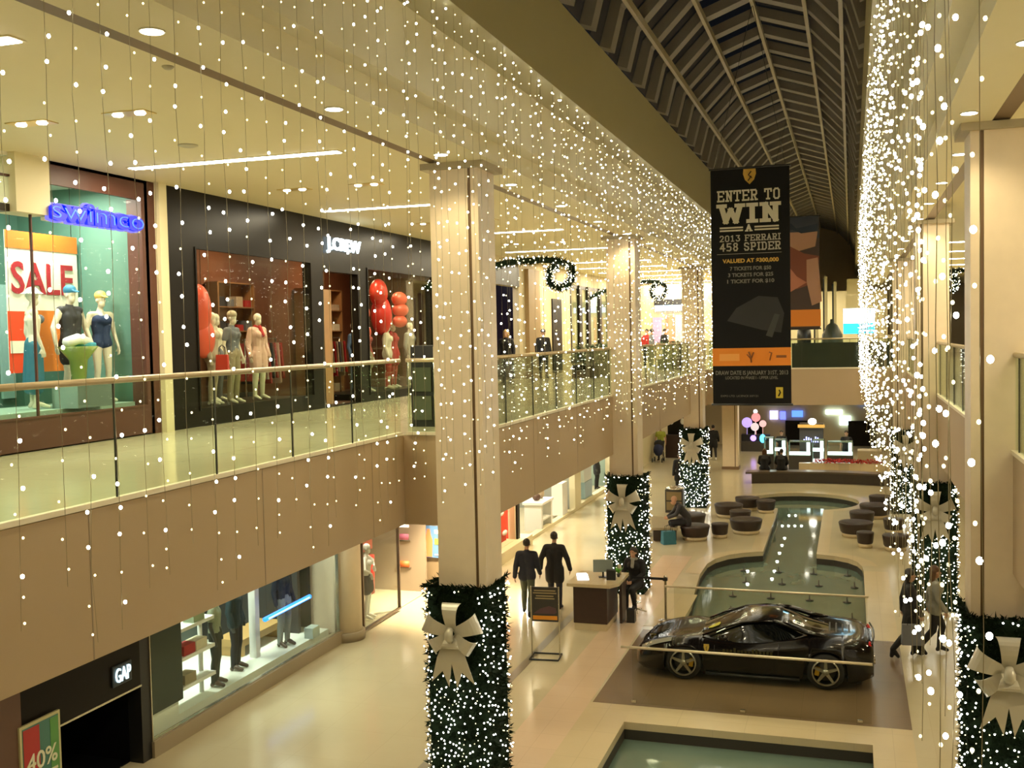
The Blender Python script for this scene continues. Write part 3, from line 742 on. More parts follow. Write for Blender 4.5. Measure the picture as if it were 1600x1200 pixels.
MB().tube([(-.24, -.45, 1.02), (.24, -.45, 1.02)], .018, 6).build('handlebar', black, t)
figure('person', 'person in black with pale shoes walking under the big banner in the distance, left', 'person', (-6.75, 54.2, 0), 0.2, WALK, wear=(('coat', blk), ('trousers', blk), ('shoes', white)), hair=hair_b, voxel=.02)
figure('person', 'person in a black coat standing in the distance behind the bare fourth column', 'person', (-6.1, 56.0, 0), PI, STAND, wear=(('coat', blk), ('trousers', blk), ('shoes', blk)), hair=hair_b, voxel=.02)
BACK = dict(SIT)
figure('person', 'person with brown hair sitting on the left end of the curved bench', 'person', (-3.62, 46.75, 0), 0.1, BACK, fem=True, wear=(('coat', blk), ('trousers', blk), ('shoes', blk)), hair=hair_br, hairlen=.25, voxel=.02)
figure('person', 'person with black hair sitting on the curved bench beside the brown haired one', 'person', (-2.92, 46.75, 0), -.1, BACK, wear=(('coat', blk), ('trousers', blk), ('shoes', blk)), hair=hair_b, voxel=.02)
# upper left walkway
figure('person', 'person in a black jacket and cap standing on the left balcony', 'person', (-10.6, 36.6, 4.955), PI + .6, STAND, wear=(('jacket', blk), ('trousers', blk), ('shoes', blk)), hat=('cap', blk))
figure('person', 'person in dark clothes with blond hair at the balcony beside the nearest column', 'person', (-10.7, 32.6, 4.955), PI, STAND, fem=True, wear=(('coat', blk), ('trousers', navy), ('shoes', blk)), hair=mat('blond_hair', (.5, .34, .14), .5), hairlen=.15)
for i, (x, y, m_, d) in enumerate(((-9.4, 50.5, red_c, 'red'), (-8.7, 51.5, blk, 'black'), (-8.9, 49.0, grey_c, 'grey'))):
    figure('person', 'person in a %s top far along the left balcony by the ice blue sign' % d, 'person', (x, y, 4.955), PI + i, STAND, wear=(('sweater', m_), ('trousers', blk), ('shoes', blk)), hair=hair_b, voxel=.022)

# ------------------------------------------------------------------ the sports car on the causeway
def crom(keys, x):
    """smooth interpolation through (x, value) keys"""
    n = len(keys)
    if x <= keys[0][0]: return keys[0][1]
    if x >= keys[-1][0]: return keys[-1][1]
    for i in range(n - 1):
        if keys[i][0] <= x <= keys[i + 1][0]: break
    x0, v0 = keys[i]; x1, v1 = keys[i + 1]; t = (x - x0) / (x1 - x0)
    m0 = (v1 - keys[i - 1][1]) / (x1 - keys[i - 1][0]) if i > 0 else (v1 - v0) / (x1 - x0)
    m1 = (keys[i + 2][1] - v0) / (keys[i + 2][0] - x0) if i + 2 < n else (v1 - v0) / (x1 - x0)
    h = x1 - x0; t2 = t * t; t3 = t2 * t
    return (2*t3 - 3*t2 + 1) * v0 + (t3 - 2*t2 + t) * h * m0 + (-2*t3 + 3*t2) * v1 + (t3 - t2) * h * m1
CZ = [(0, .36), (.08, .47), (.3, .58), (.7, .68), (1.1, .76), (1.45, .83), (1.9, .86), (2.6, .88), (3.1, .92), (3.6, .93), (4.1, .93), (4.4, .90), (4.53, .80)]
FZ = [(0, .38), (.08, .48), (.3, .62), (.6, .73), (1.0, .81), (1.4, .80), (1.9, .77), (2.4, .79), (2.9, .88), (3.4, .97), (3.9, .965), (4.3, .92), (4.53, .80)]
HW = [(0, .42), (.05, .62), (.2, .80), (.5, .91), (1.02, .965), (1.5, .945), (2.1, .93), (2.7, .95), (3.2, .968), (3.67, .968), (4.1, .93), (4.4, .87), (4.53, .78)]
def zbot(x):
    z = .145 if .25 < x < 4.2 else (.16 + (0.25 - x) * .2 if x <= .25 else .16 + (x - 4.2) * .35)
    for wx in (1.02, 3.67):
        d = abs(x - wx)
        if d < .385: z = max(z, .34 + math.sqrt(.385 ** 2 - d * d))
    return z
carpaint = mat('black_car_paint', (.004, .003, .003), .14, coat=.25, spec=.35)
carglass = mat('dark_car_glass', (.004, .005, .005), .04, spec=.7)
XS_ = sorted(set([round(i * 4.53 / 70, 4) for i in range(71)] + [1.02 + s * .385 * math.cos(a * PI / 14) for a in range(15) for s in (1, -1)] + [3.67 + s * .385 * math.cos(a * PI / 14) for a in range(15) for s in (1, -1)]))
def section(x):
    zc, zf, w, zb = crom(CZ, x), crom(FZ, x), crom(HW, x), zbot(x)
    top = [(0, zc), (.25 * w, zc + .2 * (zf - zc) + .004), (.5 * w, zc + .55 * (zf - zc) + .006), (.72 * w, zf - .004), (.86 * w, zf - .025), (.945 * w, zf - .085)]
    side_top = zf - .17
    crease = max(zb + .02, min(side_top, .50))
    side = [(.985 * w, side_top)]
    for k in range(1, 5):
        t = k / 4; z = side_top + (zb - side_top) * t
        inward = .0 if not (1.55 < x < 3.0) else -.035 * math.sin(PI * t) * math.sin(PI * (x - 1.55) / 1.45)
        side.append(((1.0 - (.02 if t > .9 else 0)) * w + inward, z))
    return top + side + [(.80 * w, zb)]
car = thing('sports_car', 'black two seat sports car displayed on the brown causeway between the pools', 'car', (-4.03, 20.42, 0.008), .012); car.scale = (.965, 1.0, .955)
def car_body():
    mb = MB(); rows = []
    for x in XS_:
        s = section(x); rows.append([(x, -y, z) for y, z in reversed(s)] + [(x, y, z) for y, z in s[1:]])
    n = len(rows[0]); V = [p for r in rows for p in r]; Fc = []
    for i in range(len(rows) - 1):
        for k in range(n - 1): Fc.append((i * n + k, i * n + k + 1, (i + 1) * n + k + 1, (i + 1) * n + k))
    Fc.append(tuple(range(n))); Fc.append(tuple((len(rows) - 1) * n + k for k in range(n)))
    mb.add(V, Fc, 0, True); return mb
car_body().build('body_shell', carpaint, car)
MB().box(.5, 4.2, -.62, .62, .16, .62).box(.2, 4.3, -.75, .75, .13, .2).build('underbody', black, car)
# cabin: windshield, roof, buttresses
CT = [(1.32, .83), (1.7, 1.0), (2.1, 1.15), (2.4, 1.20), (2.75, 1.205), (3.0, 1.15), (3.3, 1.04), (3.75, .94)]
CW1 = [(1.32, .62), (1.7, .74), (2.1, .78), (2.6, .79), (3.0, .80), (3.4, .74), (3.75, .62)]
CW2 = [(1.32, .50), (1.7, .58), (2.1, .60), (2.6, .60), (3.0, .57), (3.4, .52), (3.75, .46)]
def cabin(x0, x1, n, inset=0.0):
    rows = []
    for i in range(n + 1):
        x = x0 + (x1 - x0) * i / n; z = crom(CT, x) - inset; b = crom(CW1, x) - inset; a = crom(CW2, x) - inset; zb = min(crom(CZ, x), crom(FZ, x)) - .06
        s = [(0, z), (a * .5, z - .006), (a * .85, z - .022), (a, z - .05), ((a + b) / 2, (z - .05 + zb) / 2 + .02), (b, zb)]
        rows.append([(x, -p, q) for p, q in reversed(s)] + [(x, p, q) for p, q in s[1:]])
    m = len(rows[0]); V = [p for r in rows for p in r]; Fc = [(i * m + k, i * m + k + 1, (i + 1) * m + k + 1, (i + 1) * m + k) for i in range(n) for k in range(m - 1)]
    return MB().add(V, Fc, 0, True)
cabin(1.32, 3.75, 44).build('glasshouse', carglass, car)
def roofskin():
    rows = []; n = 14
    for i in range(n + 1):
        x = 2.08 + (2.86 - 2.08) * i / n; z = crom(CT, x) + .008; a = crom(CW2, x) + .004
        s = [(0, z), (a * .5, z - .006), (a * .85, z - .022), (a, z - .048)]
        rows.append([(x, -p, q) for p, q in reversed(s)] + [(x, p, q) for p, q in s[1:]])
    m = len(rows[0]); return MB().add([p for r in rows for p in r], [(i * m + k, i * m + k + 1, (i + 1) * m + k + 1, (i + 1) * m + k) for i in range(n) for k in range(m - 1)], 0, True)
roofskin().build('roof_panel', carpaint, car)
for s in (-1, 1):
    # pillars and buttress that frame the side glass
    MB().tube([(1.36, s * .64, .82), (1.72, s * .645, .98), (2.10, s * .635, 1.115), (2.5, s * .625, 1.165), (2.8, s * .62, 1.16)], .022, 8).build('windshield_pillar', carpaint, car)
    MB().tube([(2.72, s * .60, 1.17), (3.0, s * .66, 1.12), (3.35, s * .70, 1.01), (3.75, s * .72, .945)], [.05, .07, .07, .04], 8, flat=.7).build('buttress', carpaint, car)
    # side air vent lines, mirror, door line, sill
    mi = MB(); mi.ball((1.78, s * .99, .90), .10, 12, 8, sc=(1.0, .75, .62)); mi.tube([(1.80, s * .80, .84), (1.78, s * .93, .88)], .02, 6)
    mi.build('door_mirror', carpaint, car)
    MB().tube([(1.62, s * .925, .72), (1.60, s * .93, .40), (1.72, s * .925, .20)], .005, 6).build('door_seam', black, car)
    MB().tube([(2.82, s * .952, .82), (2.80, s * .93, .45), (2.66, s * .935, .22)], .005, 6).build('door_seam', black, car)
    MB().tube([(1.45, s * .955, .17), (2.2, s * .945, .16), (3.2, s * .965, .17)], .028, 6).build('sill', black, car)
    MB().box(2.60, 2.72, s * .93 - .01, s * .93 + .02, .66, .69).build('door_handle', darkgrey, car)
    # headlamp: long swept lens
    hl = MB(); P_ = []
    for k in range(9):
        x = .16 + .62 * k / 8; w = crom(HW, x); zf = crom(FZ, x)
        P_.append(((x, s * w * (.80 - .03 * k / 8), zf + .004), (x, s * w * (.93 - .06 * k / 8 * 0), zf - .055 + .02 * k / 8)))
    V = [q for p in P_ for q in p]; hl.add(V, [(2 * k, 2 * k + 1, 2 * k + 3, 2 * k + 2) for k in range(8)], 0, True)
    h_o = hl.build('headlamp', mat('headlamp_lens', (.42, .46, .44), .08, .5), car)
    for k, x in enumerate((.26, .36)): MB().ball((x, s * crom(HW, x) * .865, crom(FZ, x) - .02), .035, 10, 6).build('headlamp_bulb', mat('lamp_chrome', (.8, .8, .78), .1, .9), h_o)
    # rear lamp, bumper reflector
    rl = MB(); rl.lathe([(.001, .03), (.06, .028), (.085, .012), (.09, 0)], 0, 0, 0, 20, axis='X')
    rl.build('tail_lamp', mat('tail_red', (.40, .008, .008), .15, emit=(.6, .01, .01), estr=.12), car, (4.47, s * .60, .80), (0, -.2, s * .25))
    # shield badge on the front fender
    sh = MB().prism([(-.05, .08), (.05, .08), (.052, .02), (.035, -.04), (0, -.075), (-.035, -.04), (-.052, .02)], -.004, .004, plane='XZ')
    bd = sh.build('shield_badge', mat('badge_yellow', (.62, .44, .08), .35), car, (1.47, s * .957, .66), (0, 0, 0))
    hb = MB().tube([(-.008, -.0055, -.035), (.006, -.0055, -.01), (-.006, -.0055, .012), (.01, -.0055, .035)], .006, 5).build('badge_emblem', black, bd)
# nose details
MB().tube([(.035, -.34, .27), (.0, 0, .25), (.035, .34, .27)], .045, 10, flat=.8).build('grille', black, car)
MB().tube([(.12, -.70, .20), (.0, -.3, .17), (-.02, 0, .165), (.0, .3, .17), (.12, .70, .20)], .018, 8).build('front_splitter', black, car)
MB().prism([(-.055, .06), (.055, .06), (.055, -.05), (0, -.08), (-.055, -.05)], 0, .004).build('hood_badge', MATS['badge_yellow'], car, (.28, 0, .575), (0, -.45, -PI / 2))
# windshield decals and door lettering seen on the show car
dy = mat('decal_olive_yellow', (.50, .46, .03), .45)
dpts = [(1.56 + v, -.33 + u, crom(CT, 1.56 + v) + .004) for u, v in ((-.12, .10), (0, .12), (.12, .10), (.12, -.02), (.06, -.10), (0, -.13), (-.06, -.10), (-.12, -.02))]
MB().add(dpts, [tuple(range(8))]).build('windshield_decal', dy, car)
lt_ = MB()
for k in range(14): lt_.box(1.78 + k * .068, 1.78 + k * .068 + .045, -.972, -.968, .60, .60 + (.10 if k in (3, 8, 9) else .065))
lt_.build('door_graphic', mat('door_gold', (.035, .032, .006), .4), car)
# engine cover louvres at the back deck
for k in range(5):
    MB().box(-.015, .015, -.34, .34, 0, .012).build('deck_slat', darkgrey, car, (3.62 + k * .12, 0, .945 - k * .004))
MB().tube([(4.50, -.74, .87), (4.545, -.3, .895), (4.55, 0, .90), (4.545, .3, .895), (4.50, .74, .87)], .018, 8).build('rear_lip', carpaint, car)
MB().box(4.28, 4.5, -.6, .6, .17, .36).build('diffuser', black, car, bevel=.03)
for yy in (-.13, 0, .13): MB().lathe([(.045, 0), (.052, .0), (.052, .10), (.035, .10), (.045, 0)], 4.48, yy, .36, 14, axis='X').build('exhaust_pipe', steel, car)
rimm = mat('silver_wheel', (.46, .47, .42), .28, .85)
for wx in (1.02, 3.67):
    for s in (-1, 1):
        w = MB(); R_, hwid = .345, .125
        w.lathe([(.245, -hwid), (.30, -hwid), (.335, -hwid + .02), (R_, -hwid + .05), (R_, hwid - .05), (.335, hwid - .02), (.30, hwid), (.245, hwid), (.245, -hwid)], n=44, axis='Y')
        yc = s * (.965 - hwid - .012)
        wh = w.build('tyre', mat('tyre_rubber', (.012, .012, .012), .7), car, (wx, yc, R_))
        r = MB(); o_ = s * (hwid - .012)
        r.lathe([(.228, -.05), (.252, -.05), (.252, .0), (.228, .0), (.228, -.05)], cy=o_, n=44, axis='Y')
        r.lathe([(.055, -.03), (.06, 0), (.03, .012 * 1), (.001, .012)], cy=o_, n=20, axis='Y')
        for k in range(5):
            a = k * 2 * PI / 5 + .3
            c_, s_ = math.cos(a), math.sin(a); px_, pz_ = -s_, c_
            def PP(rad, t, d): return (c_ * rad + px_ * t, o_ + s * d, s_ * rad + pz_ * t)
            V = [PP(.03, -.034, .004), PP(.03, .034, .004), PP(.245, .020, -.004), PP(.245, -.020, -.004), PP(.03, -.034, -.03), PP(.03, .034, -.03), PP(.245, .020, -.035), PP(.245, -.020, -.035)]
            r.add(V, [(0, 1, 2, 3), (4, 7, 6, 5), (0, 4, 5, 1), (1, 5, 6, 2), (2, 6, 7, 3), (3, 7, 4, 0)])
        r.build('wheel_rim', rimm, wh)
        MB().lathe([(.18, -.01), (.19, 0), (.18, .01)], cy=s * .03, n=30, axis='Y').build('brake_disc', mat('disc_grey', (.10, .10, .10), .4, .6), wh)
        MB().box(-.04, .04, -.03, .03, -.08, .08).build('brake_caliper', mat('caliper_yellow', (.55, .33, .02), .4), wh, (.15 if wx < 2 else -.15, s * .065, 0.0), (0, .2, 0))
        MB().ball((0, o_ + s * .012, 0), .022, 8, 6, sc=(1, .4, 1)).build('wheel_cap', MATS['badge_yellow'], wh)

# glass rails each side of the causeway
for (yy, lab) in ((18.0, 'glass barrier with a pale top rail in front of the car'), (22.6, 'glass barrier with a pale top rail behind the car')):
    t = thing('glass_barrier', lab, 'railing', (-3.9, yy, 0.006), 0)
    MB().box(.2, 4.18, -.006, .006, 0, .98).build('glass_panel', glass_mat('barrier_glass', (.93, .93, .88), .01, .1) if 'barrier_glass' not in MATS else MATS['barrier_glass'], t)
    MB().tube([(0, 0, 1.0), (4.2, 0, 1.0)], .024, 8).build('top_rail', mat('pale_rail', (.75, .66, .48), .3, .3), t)
    for xx in (.22, 2.1, 4.0): MB().box(xx - .04, xx + .04, -.03, .03, 0, .06).build('glass_clamp', steel, t)

# stanchion with belt
t = thing('stanchion', 'steel stanchion post with a round base by the back corner of the causeway', 'stanchion', (-4.03, 23.44, 0.006))
MB().lathe([(.001, 0), (.17, 0), (.17, .015), (.05, .035), (.028, .05)], n=24).build('base', steel, t)
MB().lathe([(.028, .03), (.028, .98), (.034, .98), (.034, 1.03), (.001, 1.04)], n=12).build('post', steel, t)
MB().box(-.74, -.03, -.004, .004, .93, .985).build('belt', blk, t)
MB().box(-.05, .05, -.04, .04, .92, .99).build('belt_cassette', black, t)

# reception desk
t = thing('reception_desk', 'dark brown desk with a cream counter top and cream base beside the seated person', 'desk', (-5.50, 22.5, 0))
MB().box(-.38, .38, -.22, .90, .16, .98).build('cabinet', wood_d, t, bevel=.01)
MB().box(-.36, .36, -.20, .88, .0, .16).build('plinth', rim_m, t)
MB().add([(-.50, -.30, .98), (.46, -.30, .98), (.62, -.02, .98), (.62, 1.02, .98), (-.50, 1.02, .98), (-.50, -.30, 1.05), (.46, -.30, 1.05), (.62, -.02, 1.05), (.62, 1.02, 1.05), (-.50, 1.02, 1.05)],
         [(4, 3, 2, 1, 0), (5, 6, 7, 8, 9), (0, 1, 6, 5), (1, 2, 7, 6), (2, 3, 8, 7), (3, 4, 9, 8), (4, 0, 5, 9)]).build('counter_top', rim_m, t)
MB().box(.50, .56, .50, .95, 0, .98).build('support_panel', wood_d, t)
tag(MB().box(-.13, .13, -.30, .30, 0, .01).box(-.11, .12, -.26, .2, .01, .02).box(-.12, .10, -.1, .28, .02, .035).build('paper_stack', emis('glowing_sheet', (1, 1, .97), 1.6), None, (-5.80, 22.85, 1.051), (0, 0, .3)), 'self-glowing white sheets piled on the left end of the desk top', 'papers')  # paper given a glow of its own to look brightly lit
t = thing('computer_monitor', 'flat monitor on a stand in the middle of the dark desk', 'monitor', (-5.35, 22.95, 1.051), .3)
MB().box(-.10, .10, -.08, .08, 0, .012).box(-.02, .02, -.01, .01, .01, .16).build('stand', black, t)
MB().box(-.22, .22, -.015, .015, .12, .40).build('screen', mat('screen_back', (.25, .30, .28), .3), t)
t = thing('potted_plant', 'small bright green plant in a pot on the right of the desk', 'plant', (-5.02, 23.05, 1.051))
MB().lathe([(.03, 0), (.045, .08), (.038, .08), (.03, .06)], n=12).build('pot', black, t)
mb = MB()
for k in range(18):
    a = k * 2.4; r_ = .03 + .002 * k; L = .09 + .02 * math.sin(k)
    mb.add([(0, 0, .07), (r_ * math.cos(a + .3), r_ * math.sin(a + .3), .12 + L * .3), (2 * r_ * math.cos(a), 2 * r_ * math.sin(a), .12 + L), (r_ * math.cos(a - .3), r_ * math.sin(a - .3), .12 + L * .3)], [(0, 1, 2, 3)])
mb.build('leaves', mat('plant_green', (.10, .40, .03), .5), t)
tag(MB().box(-.10, .10, -.06, .06, 0, .22).build('document_box', black, None, (-5.12, 22.75, 1.051), (0, 0, .1)), 'small black box on the desk next to the green plant', 'box')
tag(MB().tube([(0, 0, 0), (0, 0, .22)], .045, 12).build('paper_cup', mat('cup_tan', (.45, .38, .25), .5), None, (-5.05, 23.3, 1.051)), 'tall tan cup at the back of the desk counter', 'cup')
tag(B('waste_bin', black, -4.86, -4.68, 23.10, 23.30, 0.004, .30), 'small black box bin on the floor beside the desk and stool', 'bin')

# sign stand
t = thing('sign_stand', 'black framed poster stand with an orange stripe, in front of the walking pair', 'sign', (-5.92, 20.2, 0), .09)
for s in (-.285, .285): MB().box(s - .012, s + .012, -.012, .012, 0, 1.45).build('leg', steel, t)
MB().tube([(-.29, -.22, .02), (.29, -.22, .02), (.29, .22, .02), (-.29, .22, .02), (-.29, -.22, .02)], .018, 6).build('base_frame', black, t)
bd = MB().box(-.27, .27, -.02, .02, .74, 1.44).build('poster_board', darkgrey, t)
MB().box(-.25, .25, -.025, -.02, .78, .86).build('orange_stripe', mat('orange_print', (.75, .30, .02), .5), bd)
for k, (w, z) in enumerate(((.22, 1.36), (.24, 1.31), (.18, 1.25), (.20, 1.20))): MB().box(-w, w, -.025, -.02, z, z + .022).build('print_line', mat('print_gold', (.40, .32, .16), .5), bd)
MB().prism([(-.24, .90), (-.10, 1.0), (.08, 1.06), (.22, 1.02), (.24, .94), (.2, .9)], -.024, -.02, plane='XZ').build('printed_picture', mat('print_plum', (.10, .05, .06), .5), bd)

# drum seats and benches
def drum(x, y, r, label, h=.46, group=None):
    t = thing('drum_seat', label, 'seat', (x, y, 0.004), 0, group)
    MB().lathe([(r * .80, 0), (r * .82, .12), (r * .80, .12)], n=32).build('base', rim_m, t)
    MB().lathe([(r * .84, .12), (r * .90, .16), (r, h - .06), (r * 1.0, h - .02), (r * .96, h), (r * .5, h + .006), (.001, h + .008)], n=32).build('upholstery', drum_m, t)
for (x, y, r, lab) in ((-4.72, 33.05, .46, 'brown drum seat carrying the hunched bald person'),
                       (-4.00, 33.5, .27, 'small brown drum seat between the seated person and a wide drum'),
                       (-3.28, 34.5, .52, 'widest brown drum seat of the left cluster, nearest the pool'),
                       (-5.15, 35.1, .50, 'brown drum seat at the foot of the third column wrap'),
                       (-3.62, 36.1, .36, 'brown drum seat just behind the widest one on the left'),
                       (-4.15, 37.4, .50, 'wide brown drum seat in the middle back of the left cluster'),
                       (-3.65, 39.0, .44, 'brown drum seat in the left cluster, third from the back of its line'),
                       (-2.95, 38.5, .34, 'small brown drum seat in the left cluster, next to the pool channel'),
                       (0.10, 34.6, .52, 'wide brown drum seat of the right cluster, nearest the pool'),
                       (0.36, 32.9, .25, 'smallest brown drum seat at the front of the right cluster'),
                       (1.20, 32.6, .37, 'brown drum seat at the front right, by the light curtain'),
                       (0.30, 36.6, .40, 'brown drum seat behind the wide one on the right'),
                       (0.75, 38.2, .52, 'wide brown drum seat in the middle back of the right cluster'),
                       (1.25, 35.4, .32, 'tall narrow looking brown drum seat at the right edge of the cluster'),
                       (0.95, 40.2, .38, 'rearmost brown drum seat of the right cluster')):
    drum(x, y, r, lab)
t = thing('bench', 'square brown bench with a light wooden top left of the seated bald person', 'bench', (-5.78, 33.5, 0.004), .20)
MB().box(-.36, .36, -1.0, 1.0, .02, .36).build('base', drum_m, t, bevel=.02)
MB().box(-.40, .40, -1.05, 1.05, .36, .44).build('top', mat('bench_top_tan', (.34, .29, .18), .35), t, bevel=.01)
t = thing('directory_stand', 'boxy litter and directory stand with brown panels beside the third column wrap', 'stand', (-6.15, 38.1, 0))
MB().box(-.32, .32, -.25, .25, 0, .84).build('frame', darkgrey, t)
for z in (.10, .46): MB().box(-.27, .27, -.27, -.25, z, z + .30).build('panel', mat('panel_bronze', (.22, .16, .07), .4), t)
MB().lathe([(.33, .84), (.35, .88), (.25, .93), (.001, .95)], n=24).build('top_cap', steel, t)
# curved bench
t = thing('curved_bench', 'long curved dark wooden bench behind the round end of the pool', 'bench', (-1.4, 46.3, 0))
def arcbox(x0, x1, d0, d1, z0, z1, sag, n=24):
    mb = MB(); V = []
    for i in range(n + 1):
        x = x0 + (x1 - x0) * i / n; u = (x - (x0 + x1) / 2) / ((x1 - x0) / 2); yy = -sag * u * u
        V += [(x, yy + d0, z0), (x, yy + d1, z0), (x, yy + d1, z1), (x, yy + d0, z1)]
    Fc = [(i * 4 + k, i * 4 + (k + 1) % 4, i * 4 + 4 + (k + 1) % 4, i * 4 + 4 + k) for i in range(n) for k in range(4)]
    Fc += [(0, 1, 2, 3), (n * 4 + 3, n * 4 + 2, n * 4 + 1, n * 4)]
    return mb.add(V, Fc)
arcbox(-2.7, 2.9, .08, .62, 0, .42, .55).build('base', mat('bench_wood', (.045, .034, .026), .35, noise=.3, nscale=6), t)
arcbox(-2.95, 2.95, 0, .72, .42, .49, .55).build('seat_top', mat('bench_top', (.10, .075, .05), .3), t)
o = arcbox(-2.6, 1.2, 0, .34, .0, .62, .25).build('planter_box', rim_m, None, (0.35, 48.4, 0)); tag(o, 'long cream planter wall behind the curved bench', 'planter')
mb = MB()
for k in range(700):
    x = random.uniform(-1.6, 1.25); y = random.uniform(48.3, 48.7) ; z = .62 + random.uniform(0, .16); s_ = .07
    a = random.uniform(0, 6.3); b = random.uniform(-.6, .6)
    mb.add([(x, y, z), (x + s_ * math.cos(a), y + s_ * math.sin(a), z + s_ * b), (x + s_ * math.cos(a + .8), y + s_ * math.sin(a + .8), z + .05), ], [(0, 1, 2)])
tag(mb.build('red_flowers', mat('poinsettia_red', (.42, .01, .015), .6), None, fixn=False), 'bed of red flowers along the top of the cream planter', 'flowers', kind='stuff')

# ------------------------------------------------------------------ hanging banners
gold_p = mat('banner_gold', (.55, .33, .05), .5); cream_p = mat('banner_cream', (.62, .58, .44), .55); orange_p = mat('banner_orange', (.72, .22, .01), .5)
bank = mat('banner_black', (.005, .0045, .0045), .6, spec=.2); dimtext = mat('banner_dim_text', (.16, .15, .12), .5)
def banner(label, x0, x1, y, z0, z1, m=bank):
    t = thing('hanging_banner', label, 'banner', ((x0 + x1) / 2, y, z0))
    w = (x1 - x0) / 2; h = z1 - z0
    c = MB().box(-w, w, -.006, .006, 0, h).build('cloth', m, t)
    for z in (0, h): MB().tube([(-w - .03, 0, z), (w + .03, 0, z)], .022, 8).build('batten', black, t)
    for s in (-w * .9, w * .9):
        MB().tube([(s, 0, h), (-1.85 - (x0 + x1) / 2, 0, 13.09 - z0)], .006, 5).build('cable', darkgrey, t)
    return t, c
t, c = banner('tall black prize draw banner with cream lettering hanging above the car', -2.73, -1.16, 22.0, 5.01, 9.83)
H_ = 4.82; F0 = -.012
def zz(py): return (632 - py) / 370.0 * H_          # rows of the printed layout, measured up from the hem
def xx(px): return (px - 1173) / 124.0 * 1.57
shield = [(xx(1173) + a, zz(275) + b) for a, b in ((-.12, .14), (.12, .14), (.13, .04), (.09, -.08), (0, -.17), (-.09, -.08), (-.13, .04))]
sb = MB().prism(shield, F0 - .002, F0, plane='XZ').build('shield_emblem', gold_p, c)
MB().tube([(-.03, F0 - .005, zz(275) - .10), (.02, F0 - .005, zz(275) - .03), (-.02, F0 - .005, zz(275) + .02), (.035, F0 - .005, zz(275) + .09)], .012, 5).tube([(.02, F0 - .005, zz(275)), (.05, F0 - .005, zz(275) - .05)], .008, 5).build('emblem_figure', bank, sb)
slab('lettering', 'ENTER TO', zz(296) - zz(313.5), cream_p, c, xx(1121), xx(1221), F0, zz(313.5), 1.05)
slab('lettering', 'WIN', zz(317) - zz(348), cream_p, c, xx(1120), xx(1221), F0, zz(348), 1.4)
for a, b in ((1125, 1162), (1180, 1218)):
    for q in (353, 357.5): MB().box(xx(a), xx(b), F0 - .003, F0, zz(q + 2.5), zz(q)).build('printed_bar', cream_p, c)
slab('lettering', 'A', zz(350) - zz(361), cream_p, c, xx(1165), xx(1177), F0, zz(361), 1.3)
grey_p = mat('banner_grey_text', (.40, .37, .29), .55)
slab('lettering', '2013 FERRARI', zz(366) - zz(376), grey_p, c, xx(1124), xx(1221), F0, zz(376), 1.1)
slab('lettering', '458 SPIDER', zz(378) - zz(391), grey_p, c, xx(1124), xx(1221), F0, zz(391), 1.1)
MB().box(xx(1120), xx(1222), F0 - .002, F0, zz(395.5), zz(395)).build('printed_rule', grey_p, c)
text('lettering', 'VALUED AT $300,000', .08, gold_p, c, (0, F0, zz(409)), width=1.12, bold=.004, depth=.001)
for s_, py, w in (('7 TICKETS FOR $50', 421, .82), ('3 TICKETS FOR $25', 431, .90), ('1 TICKET FOR $10', 441, .94)):
    text('lettering', s_, .075, dimtext, c, (0, F0, zz(py)), width=w, bold=.003, depth=.001)
# dim picture of the car at night on the banner
MB().prism([(xx(1135), zz(500)), (xx(1150), zz(480)), (xx(1185), zz(462)), (xx(1215), zz(465)), (xx(1225), zz(490)), (xx(1220), zz(520)), (xx(1190), zz(515))], F0 - .001, F0, plane='XZ').build('printed_car', mat('print_night', (.011, .011, .010), .45), c)
MB().prism([(xx(1196), zz(524)), (xx(1210), zz(490)), (xx(1218), zz(492)), (xx(1206), zz(527))], F0 - .003, F0, plane='XZ').build('printed_lamp', mat('print_lamp', (.035, .035, .03), .4), c)
MB().box(-.785, .785, F0 - .003, F0, zz(571), zz(543)).build('orange_band', orange_p, c)
MB().box(xx(1122), xx(1154), F0 - .006, F0 - .003, zz(563), zz(552)).build('sponsor_block', mat('banner_pale_orange', (.80, .34, .06), .5), c)
MB().tube([(xx(1169), F0 - .006, zz(549)), (xx(1172), F0 - .006, zz(558)), (xx(1173), F0 - .006, zz(566))], .018, 5).tube([(xx(1177), F0 - .006, zz(550)), (xx(1173), F0 - .006, zz(559))], .016, 5).tube([(xx(1166), F0 - .006, zz(553)), (xx(1172), F0 - .006, zz(560))], .012, 5).build('sponsor_emblem', mat('banner_brown', (.22, .07, .01), .5), c)
MB().tube([(xx(1201), F0 - .006, zz(550)), (xx(1205), F0 - .006, zz(551)), (xx(1202), F0 - .006, zz(563))], .014, 5).box(xx(1212), xx(1228), F0 - .006, F0 - .003, zz(559), zz(555)).build('sponsor_emblem', MATS['banner_brown'], c)
text('lettering', 'DRAW DATE IS JANUARY 31ST, 2013', .085, dimtext, c, (0, F0, zz(585)), width=1.45, bold=.002, depth=.001)
text('lettering', 'LOCATED IN PHASE I - UPPER LEVEL', .06, dimtext, c, (0, F0, zz(592)), width=1.05, bold=.001, depth=.001)
e = MB().box(xx(1211), xx(1222), F0 - .004, F0, zz(622), zz(605)).build('yellow_emblem', mat('banner_yellow', (.58, .45, .04), .5), c)
MB().tube([(xx(1215), F0 - .007, zz(619)), (xx(1218), F0 - .007, zz(613)), (xx(1216), F0 - .007, zz(609))], .014, 5).build('emblem_figure', bank, e)
text('lettering', 'EXPO LTD. LICENCE 337121', .04, dimtext, c, (-.25, F0, zz(620)), width=.75, depth=.001)

